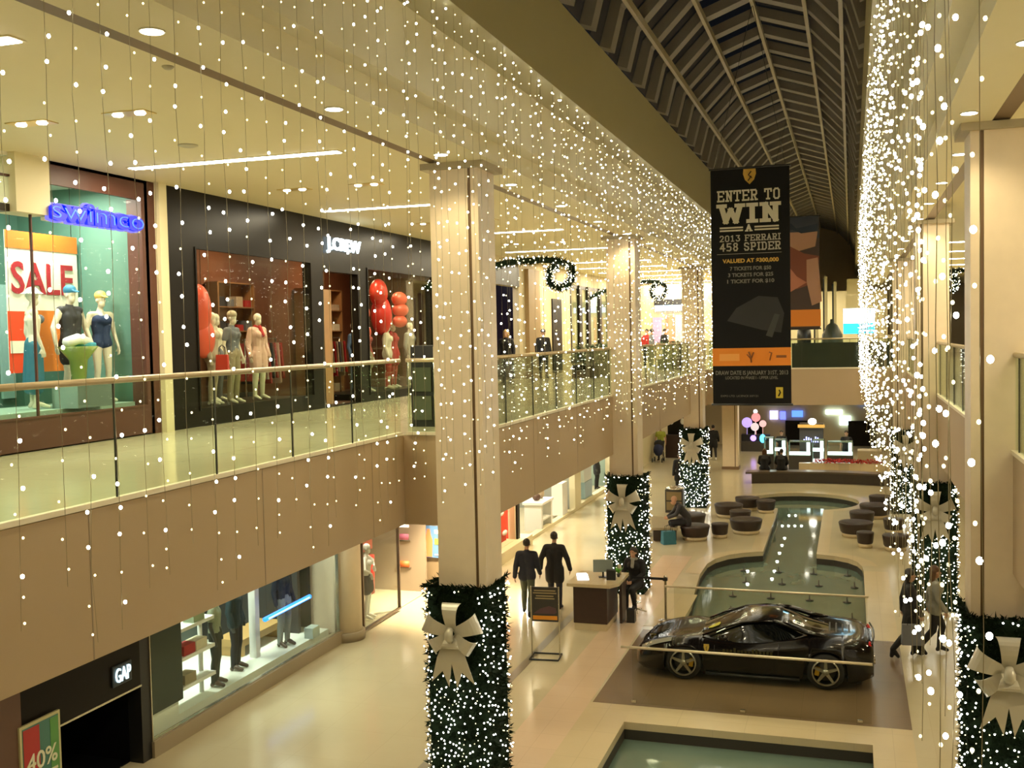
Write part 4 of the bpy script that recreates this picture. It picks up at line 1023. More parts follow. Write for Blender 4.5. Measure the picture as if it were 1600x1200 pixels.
t, c = banner('second banner, with a cropped picture of sunglasses and red hair, behind the black one', -2.75, -.91, 34.0, 6.55, 10.03, mat('photo_brown', (.05, .025, .015), .5))
def P2(poly, m, d, nm): return MB().prism([((px - 1256) / 48 * 1.84 * .98 + 0, (512 - py) / 174 * 3.48) for px, py in poly], -.008 - d, -.007, plane='XZ').build(nm, m, c)
X0 = 1232
pale = mat('photo_skin', (.42, .22, .12), .5); dk = mat('photo_navy', (.02, .025, .04), .5)
P2([(1232, 338), (1280, 338), (1280, 372), (1232, 372)], dk, .001, 'printed_sky')
P2([(1236, 362), (1279, 362), (1277, 385), (1262, 392), (1250, 380), (1236, 384)], pale, .003, 'printed_face')
P2([(1236, 350), (1258, 348), (1262, 356), (1279, 350), (1278, 362), (1266, 364), (1259, 358), (1240, 362)], mat('photo_lens', (.03, .04, .06), .2), .006, 'printed_sunglasses')
P2([(1236, 385), (1252, 378), (1268, 395), (1280, 400), (1278, 440), (1262, 450), (1240, 425)], mat('photo_red_hair', (.20, .05, .02), .5), .005, 'printed_hair')
P2([(1238, 415), (1254, 410), (1262, 430), (1270, 440), (1256, 455), (1246, 468), (1236, 462)], mat('photo_warm_skin', (.45, .16, .08), .5), .008, 'printed_arm')
P2([(1270, 405), (1279, 402), (1282, 470), (1274, 476), (1270, 440)], pale, .007, 'printed_shoulder')
P2([(1238, 482), (1281, 482), (1281, 508), (1238, 508)], orange_p, .006, 'orange_band')

# ------------------------------------------------------------------ curtains of fairy lights
bulb_hi = MB().ball((0, 0, 0), .0098, 8, 6, sc=(1, 1, 1.2)); bulb_lo = MB().ball((0, 0, 0), .0066, 6, 4, sc=(1, 1, 1.2))
o1 = bulb_hi.build('light_bulb', bulb_b); me_hi = o1.data; bpy.data.objects.remove(o1)
o2 = bulb_lo.build('light_bulb', bulb_d); me_lo = o2.data; bpy.data.objects.remove(o2)
Z_T, Z_B = 10.052, 4.9
rows_cache = []
def bulb_pts(rnd, z_lo, amp=1.0):
    pts = []; z = Z_T - rnd.uniform(.02, .12)
    while z > z_lo:
        a = rnd.uniform(0, 2 * PI); d = rnd.uniform(.012, .035) * amp
        pts.append((d * math.cos(a), d * math.sin(a), z - Z_T, rnd.random() < .42)); z -= rnd.uniform(.11, .23)
    return pts
def make_string(rnd, z_lo, single):
    n = 12; wv = [(rnd.uniform(-.008, .008), rnd.uniform(-.012, .012), -(Z_T - z_lo) * i / n) for i in range(n + 1)]
    wv[0] = (0, 0, 0)
    w = MB().tube(wv,   .0016, 4, cap=False).build('light_string', wire_m, fixn=False)
    pts = bulb_pts(rnd, z_lo)
    if not single:
        mb = MB()
        for (x, y, z, hi) in pts: mb.ball((x, y, z), .0118 if hi else .008, 6, 4, mi=0 if hi else 1)
        b = mb.build('bulb_row', [bulb_b, bulb_d], w, fixn=False); b['kind'] = 'stuff'
    else:
        for (x, y, z, hi) in pts:
            b = bpy.data.objects.new('light_bulb', me_hi if hi else me_lo); COL.objects.link(b); b.parent = w; b.location = (x, y, z)
    return w
def curtain(xp, y0, y1, step, label, group, nsingle, seed, drop):
    rnd = random.Random(seed); protoA = [make_string(rnd, Z_B + rnd.uniform(-.40, .35), True) for _ in range(5)]
    protoB = [make_string(rnd, Z_B + rnd.uniform(-.25, .35), False) for _ in range(9)]
    usedA = usedB = 0; y = y0; i = 0
    while y < y1:
        if i < nsingle:
            k = i % 5; o = protoA[k] if i < 5 else copy_tree(protoA[k])
        else:
            j = i - nsingle; k = (j * 5 + j // 9) % 9; o = protoB[j] if j < 9 else copy_tree(protoB[k])
        o.location = (xp + rnd.uniform(-.05, .05), y + rnd.uniform(-.05, .05), Z_T)
        o.rotation_euler = (0, 0, rnd.uniform(0, 6.28))
        tag(o, label, 'string lights', group)
        y += step; i += 1
    return i
N_ = curtain(-4.07, 3.85, 40, .25, 'string of tiny white fairy lights hanging in the left light curtain', 'fairy light strings of the left curtain', 22, 11, 0)
M_ = curtain(.30, 3.3, 40, .25, 'string of tiny white fairy lights hanging in the right light curtain', 'fairy light strings of the right curtain', 18, 23, 0)
print('strings', N_, M_)

# ------------------------------------------------------------------ green wraps around the columns
def wrap(cx, cy_, label, near, nx=.50, h=3.0, seed=1, nl=420, bow=True, parts=100):
    rnd = random.Random(seed); t = thing('fir_wrap', label, 'christmas decoration', (cx, cy_ - .10, 0))
    hw, dp = nx, .92
    mb = MB(); core = hw - .05
    for bx in ((-core, core, .05, .08), (-core, core, dp - .08, dp - .05), (-core, -core + .03, .08, dp - .08), (core - .03, core, .08, dp - .08)): mb.box(*bx, 0.02, h - .04)
    def spot():
        f = rnd.random()
        if f < .5: return (rnd.uniform(-hw, hw), 0.0, 0, -1)
        if f < .72: return (hw, rnd.uniform(0, dp), 1, 0)
        if f < .94: return (-hw, rnd.uniform(0, dp), -1, 0)
        return (rnd.uniform(-hw, hw), dp, 0, 1)
    nn = 5200 if near else 2200
    for _ in range(nn):
        x, y, ax, ay = spot(); z = rnd.uniform(0.02, h); L = rnd.uniform(.05, .10)
        if rnd.random() < .06: z = h - .02; L = .11
        d = Vector((ax + rnd.uniform(-.8, .8), ay + rnd.uniform(-.8, .8), rnd.uniform(-.7, .9))).normalized()
        q = Vector((rnd.uniform(-1, 1), rnd.uniform(-1, 1), rnd.uniform(-1, 1))).cross(d)
        if q.length < .05: continue
        q.normalize(); p = Vector((x - ax * .05, y - ay * .05, z)); w = .016
        mb.add([p - q * w, p + q * w, p + d * L], [(0, 1, 2)])
    mb.build('fir_foliage', foliage_m, t, fixn=False)
    # lights
    cells = []; stuffm = MB(); placed = []
    tries = 0
    while len(placed) < nl and tries < nl * 12:
        tries += 1
        x, y, ax, ay = spot(); z = rnd.uniform(.06, h - .05)
        if ax and rnd.random() < .6: continue
        if bow and ay == -1 and abs(x) < .34 and h - 1.22 < z < h - .08: continue
        p = (x + ax * .012, y + ay * .035, z)
        if any(abs(p[0] - q[0]) + abs(p[1] - q[1]) + abs(p[2] - q[2]) < .055 for q in placed): continue
        placed.append(p)
    front = [p for p in placed if p[1] < .0]; rest = [p for p in placed if p[1] >= .0]
    npart = parts if near else 0
    for i, p in enumerate(front + rest):
        if i < npart:
            b = bpy.data.objects.new('light_bulb', me_hi if i % 4 else me_lo); COL.objects.link(b); b.parent = t; b.location = p; b.scale = (1.0, 1.0, .9)
        else: stuffm.ball(p, .0115 if i % 4 else .008, 6, 4, mi=0 if i % 4 else 1)
    if stuffm.v:
        o = stuffm.build('fairy_lights', [bulb_b, bulb_d], t, fixn=False); o['kind'] = 'stuff'
    if bow:
        b = bpy.data.objects.new('ribbon_bow', None); COL.objects.link(b); b.parent = t; b.location = (-.02, -.10, h - .64); b.scale = (1.08, 1, 1.08); b['label'] = 'wide silver ribbon bow'
        def strip(pts, w0, w1, nm, th=.012, cut=False):
            P_ = [Vector(p) for p in pts]; V = []; n = len(P_)
            for i, p in enumerate(P_):
                tt = (P_[min(i + 1, n - 1)] - P_[max(i - 1, 0)]); tt.y = 0
                if tt.length < 1e-4: tt = Vector((0, 0, 1))
                tt.normalize(); s_ = Vector((-tt.z, 0, tt.x)); w = w0 + (w1 - w0) * i / (n - 1)
                V += [p - s_ * w, p + s_ * w, p + s_ * w + Vector((0, th, 0)), p - s_ * w + Vector((0, th, 0))]
            Fc = [(i * 4 + k, i * 4 + (k + 1) % 4, i * 4 + 4 + (k + 1) % 4, i * 4 + 4 + k) for i in range(n - 1) for k in range(4)]
            if cut:
                e = P_[-1]; tt = (P_[-1] - P_[-2]).normalized(); m_ = len(V); V += [e - tt * w1 * .9, e - tt * w1 * .9 + Vector((0, th, 0))]
                i0 = (n - 1) * 4
                V[i0] = tuple(Vector(V[i0]) + tt * w1 * .6); V[i0 + 3] = tuple(Vector(V[i0 + 3]) + tt * w1 * .6)
                V[i0 + 1] = tuple(Vector(V[i0 + 1]) + tt * w1 * .6); V[i0 + 2] = tuple(Vector(V[i0 + 2]) + tt * w1 * .6)
                Fc = Fc[:-4]; j = i0 - 4
                Fc += [(j, i0, m_), (j, m_, j + 1), (j + 1, m_, i0 + 1), (j + 3, m_ + 1, i0 + 3), (j + 3, j + 2, m_ + 1), (j + 2, i0 + 2, m_ + 1), (j, j + 3, i0 + 3, i0), (j + 1, i0 + 1, i0 + 2, j + 2), (i0, i0 + 3, m_ + 1, m_), (m_, m_ + 1, i0 + 2, i0 + 1)]
            else: Fc += [(0, 3, 2, 1), tuple((n - 1) * 4 + k for k in range(4))]
            return MB().add(V, Fc).build(nm, silver, b)
        for k, (a, L, w) in enumerate(((90, .40, .14), (157, .40, .15), (23, .40, .15), (213, .34, .13), (327, .34, .13), (270, .20, .17))):
            a = math.radians(a); c_, s_ = math.cos(a), math.sin(a)
            pts = []
            for i in range(9):
                u = i / 8 * PI; rad = L * (.12 + .88 * math.sin(u / 2 + .0) if i <= 4 else .12 + .88 * math.sin(u / 2))
                rad = L * math.sin(u) ** .6 * 1.0 if 0 < i < 8 else 0
                yy_ = -.03 - .10 * math.sin(u / 2) if i <= 4 else -.03 - .10 * math.sin(u / 2)
                pts.append((c_ * max(.03, L * (1 - abs(math.cos(u / 2 + PI / 4 * 0)) if i < 0 else math.sin(u / 2 * 1.0) if i <= 8 else 0)), -.02 - .11 * math.sin(u), s_ * max(.03, L * math.sin(u / 2))))
            strip(pts, w * .40, w * .92, 'loop', .02)
        strip([(-.03, -.04, -.10), (-.10, -.07, -.34), (-.155, -.05, -.60)], .085, .125, 'tail', .01, True)
        strip([(.03, -.04, -.10), (.10, -.07, -.34), (.165, -.05, -.60)], .085, .125, 'tail', .01, True)
        MB().tube([(0, -.10, -.085), (0, -.155, -.03), (0, -.155, .03), (0, -.10, .085)], [.04, .06, .06, .04], 12, flat=.8).build('knot', silver, b)
    return t
wrap(-5.33, 13.82, 'green fir wrap with white lights and silver bow round the nearest left column', True, seed=3, nl=560)
wrap(1.78, 13.82, 'green fir wrap with white lights and silver bow at the right picture edge', True, seed=4, nl=560)
wrap(-5.40, 25.72, 'green fir wrap with lights and silver bow behind the dark desk', False, seed=5, nl=460)
wrap(-5.62, 39.1, 'green fir wrap with lights and silver bow on the third left column', False, seed=6, nl=420)
wrap(1.80, 25.72, 'green fir wrap with silver bow on the second right column, behind the light curtain', False, seed=7, nl=420)
wrap(1.80, 39.1, 'green fir wrap with lights on the farthest wrapped right column', False, seed=8, nl=380)

# scrolled light garlands under the walkway ceilings
def garland(label, pts, seed):
    rnd = random.Random(seed); c0 = Vector(pts[0])
    t = thing('garland', label, 'garland', tuple(c0)); P_ = [Vector(p) - c0 for p in pts]
    dense = []
    for i in range(len(P_) - 1):
        for k in range(6): dense.append(P_[i].lerp(P_[i + 1], k / 6))
    dense.append(P_[-1]); mb = MB(); mb.tube(dense, .07, 7)
    lt = MB()
    for p in dense:
        for _ in range(12):
            d = Vector((rnd.uniform(-1, 1), rnd.uniform(-1, 1), rnd.uniform(-1, 1))).normalized(); q = d.cross(Vector((rnd.uniform(-1, 1), rnd.uniform(-1, 1), 1))).normalized() * .02
            b = p + d * .04; mb.add([b - q, b + q, b + d * .13], [(0, 1, 2)])
        for _ in range(3):
            d = Vector((rnd.uniform(-1, 1), rnd.uniform(-1, 1), rnd.uniform(-1, 1))).normalized(); lt.ball(p + d * .13, .012, 6, 4, mi=rnd.randint(0, 1))
    mb.build('fir_rope', foliage_m, t, fixn=False)
    o = lt.build('fairy_lights', [bulb_b, bulb_d], t, fixn=False); o['kind'] = 'stuff'
    for q in (dense[3], dense[len(dense) // 2]):
        MB().tube([q, (q.x, q.y, 9.3 - c0.z)], .004, 4).build('cable', darkgrey, t)
def scroll(y, x0, x1, z, flip=1):
    pts = [(x0 + (x1 - x0) * i / 8, y, z + .55 * math.sin(PI * i / 8 * .62)) for i in range(9)]
    ex, ez = pts[-1][0], pts[-1][2]
    s = 1 if x1 > x0 else -1
    for k in range(1, 12):
        a = PI / 2 - .35 - k * 2 * PI / 12; r_ = .36 - .012 * k
        pts.append((ex + s * (.02 + r_ * math.cos(a)) , y, ez - .34 + r_ * math.sin(a)))
    return pts
garland('fir garland with white lights scrolling across the left walkway past the nearest column', scroll(24.0, -9.9, -6.55, 7.75), 31)
garland('small distant fir garland scrolling across the left walkway behind the second column', scroll(41.0, -9.9, -7.2, 8.0), 32)
garland('fir garland scrolling across the right walkway, seen beside the near right column', scroll(37.0, 5.9, 3.0, 7.8), 33)

# ------------------------------------------------------------------ upper shops on the left
XI = XS - .25
teal = mat('teal_wall', (.10, .22, .17), .6); rust = mat('red_brown_frame', (.085, .028, .016), .5); facade = mat('bronze_black_facade', (.009, .007, .005), .34, 0.0, spec=.12)
woodw = mat('warm_wood_wall', (.22, .08, .035), .5, noise=.3, nscale=5); shelf_w = mat('shelf_wood', (.28, .14, .05), .5)
def wall_open(name, x, y0, y1, z0, z1, holes, m, th=.22):
    """wall in the plane X = x facing +X, with rectangular openings (ya, yb, za, zb)"""
    ys = sorted({y0, y1, *[h[0] for h in holes], *[h[1] for h in holes]}); mb = MB()
    for a, b in zip(ys, ys[1:]):
        zc = [(h[2], h[3]) for h in holes if h[0] <= a + 1e-6 and h[1] >= b - 1e-6]
        z = z0
        for lo, hi in sorted(zc):
            if lo > z: mb.box(x - th, x, a, b, z, lo)
            z = hi
        if z < z1: mb.box(x - th, x, a, b, z, z1)
    return struct(mb.build(name, m))
WN = [1]
def window(x, y0, y1, z0, z1, frame_m, mull=(), fr=.05, g=None):
    WN[0] += 1
    w = bpy.data.objects.new('window_%d' % WN[0], None); COL.objects.link(w); w.location = (x, (y0 + y1) / 2, z0); struct(w); h = (y1 - y0) / 2; H = z1 - z0
    MB().box(-.05, .02, -h, h, 0, fr).box(-.05, .02, -h, h, H - fr, H).box(-.05, .02, -h, -h + fr, fr, H - fr).box(-.05, .02, h - fr, h, fr, H - fr).build('window_frame', frame_m, w)
    cuts = [-h + fr] + [m_ - (y0 + y1) / 2 for m_ in mull] + [h - fr]
    for a, b in zip(cuts, cuts[1:]): MB().box(-.012, 0, a + .006, b - .006, fr, H - fr).build('window_pane', g or shop_glass, w)
    for c in cuts[1:-1]: MB().box(-.03, .01, c - .012, c + .012, fr, H - fr).build('mullion', frame_m, w)
    return w
def room(x0, x1, y0, y1, z0, z1, wm, fm=None, cm=None, nm='wall_left', th=.08):
    """shop interior behind the line x1, open towards +X"""
    S(nm, wm, x0 - th, x0, y0, y1, z0, z1); S(nm, wm, x0, x1, y1, y1 + th, z0, z1); S(nm, wm, x0, x1, y0 - th, y0, z0, z1)
    S('ceiling', cm or white, x0, x1, y0, y1, z1 - .05, z1)
    if fm: S('floor', fm, x0, x1, y0, y1, z0, z0 + .02)

# previous shop and the header over the corner window
S('wall_left', cream, XS - .22, XS, -3, 11.9, 8.55, 9.3)
S('wall_left', facade, XS - .22, XS, -3, 9.0, 4.955, 8.55)
S('wall_left', cream, XS - .3, XS + .12, 12.3, 12.98, 8.45, 9.3)
S('wall_left', mat('dark_header', (.10, .075, .05), .5), XS - .3, XS, 9.0, 12.3, 8.45, 8.56)
# swimwear shop
room(-14.2, XS, 9.2, 15.35, 4.955, 9.3, teal, mat('shop_floor_green', (.35, .42, .33), .3))
S('wall_left', rust, XS - .15, XS, 12.98, 15.62, 8.98, 9.3)
S('wall_left', rust, XS - .30, XS, 15.26, 15.62, 4.955, 8.98)
S('wall_left', rust, XS - .25, XS, 9.0, 15.26, 4.955, 5.44)
S('trim_14', cream, XS - .1, XS + .10, 15.62, 15.84, 4.955, 9.3)
tag(B('display_platform', mat('pale_teal_platform', (.40, .55, .48), .35), -13.1, XS - .26, 9.4, 15.25, 5.44, 5.52), 'pale teal display platform in the swimwear shop window', 'platform')
window(XS + .0, 9.2, 15.26, 5.44, 8.98, rust, (10.6, 12.7), .03)
for y in (10.5, 12.5, 14.4):
    lamp('shop_lamp', 'AREA', (-12.4, y, 9.15), 85, (1.0, .96, .82), .5)
t = thing('shop_sign', 'blue glowing sign above the swimwear shop window', 'sign', (XS + .1, 14.0, 8.38))
text('lettering', 'swimco', .29, emis('blue_neon', (.0, .01, 1.0), 1.0), t, (.06, 0, .04), '+X', width=2.15, bold=.034, depth=.03)
text('letter_halo', 'swimco', .29, emis('blue_halo', (.22, .20, .95), .9), t, (.0, 0, .04), '+X', width=2.24, bold=.058, depth=.01)
text('letter_core', 'swimco', .29, emis('cyan_core', (.10, .35, 1.0), 1.0), t, (.095, 0, .04), '+X', width=2.13, bold=-.010, depth=.002)
MB().box(-.10, -.02, -1.1, 1.1, .0, .05).build('mounting_rail', white, t)
t = thing('sale_poster', 'large white and orange poster reading SALE hanging in the swimwear shop window', 'poster', (-12.85, 14.42, 6.08))
def py_(mb, a, b, c, d, m_, nm, dx=0): return MB().box(-.01 + dx, .0 + dx, a, b, c, d).build(nm, m_, t)
py_(None, -.82, .82, 0, 2.30, mat('poster_white', (.80, .80, .66), .5), 'poster_sheet')
py_(None, -.82, .82, 2.02, 2.30, mat('poster_orange', (.75, .16, .02), .5), 'orange_band', .012)
MB().box(.002, .012, -.82, -.36, 0, 1.0).box(.002, .012, .62, .82, .55, 1.0).build('red_panel', mat('poster_red', (.75, .07, .02), .5), t)
MB().box(.003, .013, -.36, .62, 0, 1.02).build('orange_panel', mat('poster_orange2', (.78, .22, .03), .5), t)
MB().box(.012, .018, -.80, -.45, .32, .52).build('white_label', MATS['poster_white'], t)
text('lettering', 'SALE', .52, mat('poster_letter_red', (.36, .02, .03), .5), t, (.018, -.02, 1.30), '+X', width=1.42, bold=.012, depth=.004)
for s in (-.7, .7): MB().tube([(0, s, 2.3), (0, s, 3.2)], .006, 5).build('cable', darkgrey, t)
CAPB = ('cap', mat('blue_cap', (.03, .20, .36), .6)); STANDF = dict(STAND, face=(0, 1, 0))
RZX = -PI / 2    # figures face +X
figure('mannequin', 'mannequin in a white sun hat and long teal skirt in the swimwear window', 'mannequin', (-12.2, 13.42, 5.52), RZX + 1.0, STAND, manq, True, 1.06, wear=(('bikini', cloth('grey_blue_cloth', (.12, .14, .18))), ('long_skirt', teal_c)), hat=('sun_hat', white), faceless=True)
figure('mannequin', 'male mannequin in a blue cap, grey tank top and dark shorts', 'mannequin', (-12.25, 14.32, 5.52), RZX - .1, dict(STAND, elL=(-.31, -.02, 1.16), elR=(.31, -.02, 1.16), wrL=(-.33, .08, .92), wrR=(.34, .06, .90)), manq, False, 1.10, wear=(('tank_top', char), ('shorts', blk)), hat=CAPB, faceless=True)
figure('mannequin', 'mannequin in a yellow cap and navy swimsuit, rightmost in the swimwear window', 'mannequin', (-12.2, 15.0, 5.52), RZX - .3, STAND, manq, True, 1.06, wear=(('swimsuit', cloth('navy_swim', (.012, .03, .10))),), hat=('cap', mat('yellow_cap', (.70, .55, .15), .6)), faceless=True)
t = thing('display_bowl', 'lime green bowl of folded towels and sandals at the feet of the capped mannequins', 'bowl', (-11.78, 13.92, 5.52))
MB().lathe([(.10, 0), (.12, .40), (.14, .42), (.30, .62), (.31, .62), (.14, .40), (.10, 0)], n=20).build('bowl_body', mat('lime_plastic', (.18, .26, .04), .4), t)
MB().tube([(0, -.25, .68), (0, 0, .74), (0, .22, .68)], .09, 8).build('rolled_towel', white, t)
MB().tube([(-.05, .0, .66), (.10, .28, .62)], .06, 8).build('rolled_cloth', mat('aqua_cloth', (.05, .28, .38), .7), t)
tag(MB().box(-.25, .25, -.4, .4, 0, .35).build('sand_box', mat('sand_blue', (.30, .40, .38), .6), None, (-11.75, 13.95, 5.52)).__class__ and bpy.data.objects['sand_box'], 'low pale blue display box under the lime bowl', 'display box')
bpy.data.objects['display_bowl'].location.z = 5.87
tag(B('poster_panel', mat('pale_blue_panel', (.35, .55, .52), .5), -14.19, -14.14, 14.8, 15.1, 5.6, 7.6), 'narrow pale blue panel on the teal wall of the swimwear shop', 'panel')
tag(B('wall_screen', emis('screen_cyan', (.55, .85, 1.0), 2.2), -11.62, -11.55, 11.5, 11.9, 6.9, 8.2), 'bright pale blue screen at the left picture edge', 'screen')

# dark clothing shop
holes = [(16.75, 21.15, 5.25, 8.28), (21.7, 23.5, 4.97, 8.1), (24.0, 28.3, 5.12, 8.3)]
wall_open('wall_left', XS, 15.84, 31.0, 4.955, 9.3, holes, facade)
room(-15.0, XS - .22, 15.9, 31.0, 4.955, 9.28, woodw, mat('dark_shop_floor', (.10, .05, .03), .3), mat('shop_ceiling_dark', (.10, .07, .05), .6))
window(XS, 16.75, 21.15, 5.25, 8.28, facade, (), .04)
window(XS, 24.0, 28.3, 5.12, 8.3, facade, (), .04)
for y in (17.6, 19.0, 20.4, 22.6, 25.2, 26.6, 28.0): lamp('shop_lamp', 'SPOT', (-11.9, y, 8.95), 130, (1.0, .80, .50), .06, rot=(0, -.1, 0), spot=1.5, blend=.6)
for y in (18, 22.5, 27): lamp('shop_lamp', 'AREA', (-13.6, y, 9.1), 55, (1.0, .70, .40), .6)
t = thing('shop_sign', 'small white lit sign on the upper dark shop facade', 'sign', (XS + .02, 22.72, 8.62))
text('lettering', 'J.CREW', .28, emis('sign_white', (.75, .92, 1.0), 3.5), t, (.03, 0, 0), '+X', width=1.75, bold=.012, depth=.02)
redg = mat('red_padded', (.62, .03, .015), .35); pinkg = mat('red_orange_padded', (.75, .09, .04), .4)
def puffy(label, loc, parts, m_):
    t = thing('padded_ornament', label, 'display ornament', loc)
    for (c, r, sc) in parts:
        MB().ball(c, r, 18, 12, sc=sc).build('padded_lobe', m_, t)
    mx_ = max(c[2] + r * sc[2] for c, r, sc in parts)
    for s in (-.1, .1): MB().tube([(0, s, mx_ - .1), (0, s, 9.225 - loc[2])], .006, 5).build('cable', darkgrey, t)
puffy('tall pointed red padded ornament hanging at the left of the dark shop window', (-12.0, 17.55, 6.9), [((0, 0, .25), .38, (.6, .75, 1.3)), ((0, .12, -.3), .33, (.6, .9, 1.2))], pinkg)
puffy('big red hooded padded ornament in the right window of the dark shop', (-12.1, 25.95, 7.4), [((0, 0, .35), .38, (.6, .9, 1.0)), ((0, .15, -.25), .45, (.6, .8, 1.2))], redg)
puffy('segmented orange red padded ornament beside the big red one', (-11.85, 26.75, 7.35), [((0, 0, .25), .36, (.5, 1.0, .55)), ((0, .05, -.05), .38, (.5, 1.0, .5)), ((0, 0, -.36), .34, (.5, 1.0, .5))], pinkg)
puffy('smaller orange red padded ornament left of the big red one', (-12.0, 24.75, 6.95), [((0, 0, .25), .30, (.5, 1.0, .8)), ((0, .1, -.25), .28, (.5, .9, .7))], pinkg)
tag(B('display_platform', facade, -13.0, XS - .24, 16.8, 21.1, 5.12, 5.27), 'dark display platform in the left window of the dark shop', 'platform')
tag(B('display_platform', facade, -13.0, XS - .24, 24.05, 28.25, 4.98, 5.13), 'dark display platform in the right window of the dark shop', 'platform')
def jm(label, y, x=-12.0, z=5.27, rz=0, fem=True, wear=(), hat=None, sc=1.04, b=manq): return figure('mannequin', label, 'mannequin', (x, y, z), RZX + rz, STAND, b, fem, sc, wear=wear, hat=hat, faceless=True)
jm('mannequin in a beige jacket beside a bright red bag', 17.95, wear=(('jacket', beige_c), ('leggings', beige_c)), rz=.3)
jm('mannequin in a striped beanie, grey vest and khaki trousers in the dark shop', 18.45, x=-11.85, wear=(('shirt', grey_c), ('trousers', khaki)), hat=('beanie', mat('striped_knit', (.45, .38, .25), .7)))
jm('mannequin in a long blush coat and red scarf in the dark shop', 19.65, wear=(('coat', pink_c), ('scarf', red_c), ('leggings', cream_c)), rz=-.2)
jm('pale mannequin in a white top set back between the beanie and blush coat ones', 19.0, x=-12.6, wear=(('sweater', cream_c), ('trousers', grey_c)))
bag('bright red bag hanging by the mannequin in the beige knitted jacket', (-11.7, 17.85, 5.95), .2, .25, .12, .32, redg)
jm('mannequin in a red patterned top with a khaki skirt', 24.9, z=5.13, wear=(('sweater', mat('floral_red', (.5, .08, .06), .7, noise=.6, nscale=30)), ('skirt', khaki)))
jm('mannequin in a cream jacket over red trousers', 26.2, z=5.13, wear=(('jacket', cream_c), ('trousers', red_c), ('boots', beige_c)), rz=.3)
jm('mannequin all in bright red with a cream hat', 27.0, z=5.13, x=-12.2, wear=(('coat', red_c), ('trousers', red_c)), hat=('beanie', cream_c))
jm('mannequin in stone coloured jacket and trousers, rightmost of the dark shop', 27.75, z=5.13, wear=(('jacket', MATS['stone_cloth']), ('trousers', MATS['stone_cloth'])))
jm('mannequin in denim blue standing behind the cream jacket one', 25.6, z=5.13, x=-12.7, wear=(('sweater', denim), ('trousers', denim)))
# shelving, racks and folded stacks inside
def rack(label, y, z=4.975, x=-14.0, n=9, cols=None):
    t = thing('clothes_rack', label, 'clothes rack', (x, y, z))
    for s in (-.7, .7): MB().tube([(0, s, 0), (0, s, 1.6)], .02, 6).build('upright', steel, t)
    MB().tube([(0, -.72, 1.6), (0, .72, 1.6)], .015, 6).build('hanging_rail', steel, t)
    for k in range(n):
        yy = -.6 + 1.2 * k / (n - 1); h = .9 + .08 * math.sin(k * 2)
        MB().add([(-.22, yy - .03, 1.50), (.22, yy - .03, 1.50), (.28, yy - .03, 1.5 - h), (-.28, yy - .03, 1.5 - h), (-.22, yy + .03, 1.50), (.22, yy + .03, 1.50), (.28, yy + .03, 1.5 - h), (-.28, yy + .03, 1.5 - h)],
                 [(0, 3, 2, 1), (4, 5, 6, 7), (0, 1, 5, 4), (1, 2, 6, 5), (2, 3, 7, 6), (3, 0, 4, 7)]).build('garment', (cols or [red_c, beige_c, grey_c, khaki])[k % len(cols or [1, 2, 3, 4])], t)
rack('rack of red and beige clothes at the back of the dark shop, left', 18.0); rack('rack of red clothes inside the dark shop behind its doorway', 22.4, x=-13.6, cols=[red_c, navy, red_c, pink_c]); rack('rack of mixed clothes deep in the dark shop, right', 26.6)
def shelf(label, y, x, z, w=1.6, h=2.4, rows=5, cols=None, m_=shelf_w):
    t = thing('wall_shelf', label, 'shelving', (x, y, z))
    MB().box(-.02, .02, -w/2, w/2, 0, h).build('back_panel', m_, t)
    for s in (-1, 1): MB().box(0, .35, s*w/2 - .03, s*w/2 + .03, 0, h).build('side_panel', m_, t)
    for k in range(rows + 1): MB().box(0, .35, -w/2, w/2, h*k/rows - .015, h*k/rows + .015).build('shelf_board', m_, t)
    rnd = random.Random(int(y * 10))
    for k in range(rows):
        for j in range(4):
            yy = -w/2 + w*(j + .5)/4
            MB().box(.05, .30, yy - w*.09, yy + w*.09, h*k/rows + .015, h*k/rows + .015 + rnd.uniform(.10, .26)).build('folded_stack', rnd.choice(cols or [red_c, beige_c, grey_c, navy, cream_c]), t)
shelf('wooden wall shelf with folded clothes at the back left of the dark shop', 19.9, -14.95, 4.98, 2.4, 3.0)
shelf('wooden wall shelf with folded clothes at the back of the dark shop doorway', 23.0, -14.95, 4.98, 1.6, 3.0)
shelf('wooden wall shelf with folded clothes at the back right of the dark shop', 27.6, -14.95, 4.98, 2.2, 3.0)
tag(B('wood_panel', mat('honey_wood', (.40, .22, .09), .4, noise=.3, nscale=5), -11.9, -11.75, 22.0, 22.55, 5.0, 7.7), 'tall honey coloured wooden panel in the doorway of the dark shop', 'panel')
t = thing('info_kiosk', 'black free standing kiosk on the balcony just left of the nearest column', 'kiosk', (-7.15, 17.3, 4.957))
MB().box(-.22, .22, -.25, .25, 0, 1.42).build('cabinet', black, t); 
for z in (.12, .62): MB().box(-.17, .17, -.28, -.25, z, z + .42).build('glass_door', mat('kiosk_green', (.08, .09, .06), .15), t)
for s in (-.24, .24): MB().tube([(s, -.3, 0), (s, -.3, 1.4)], .012, 6).build('corner_post', steel, t)

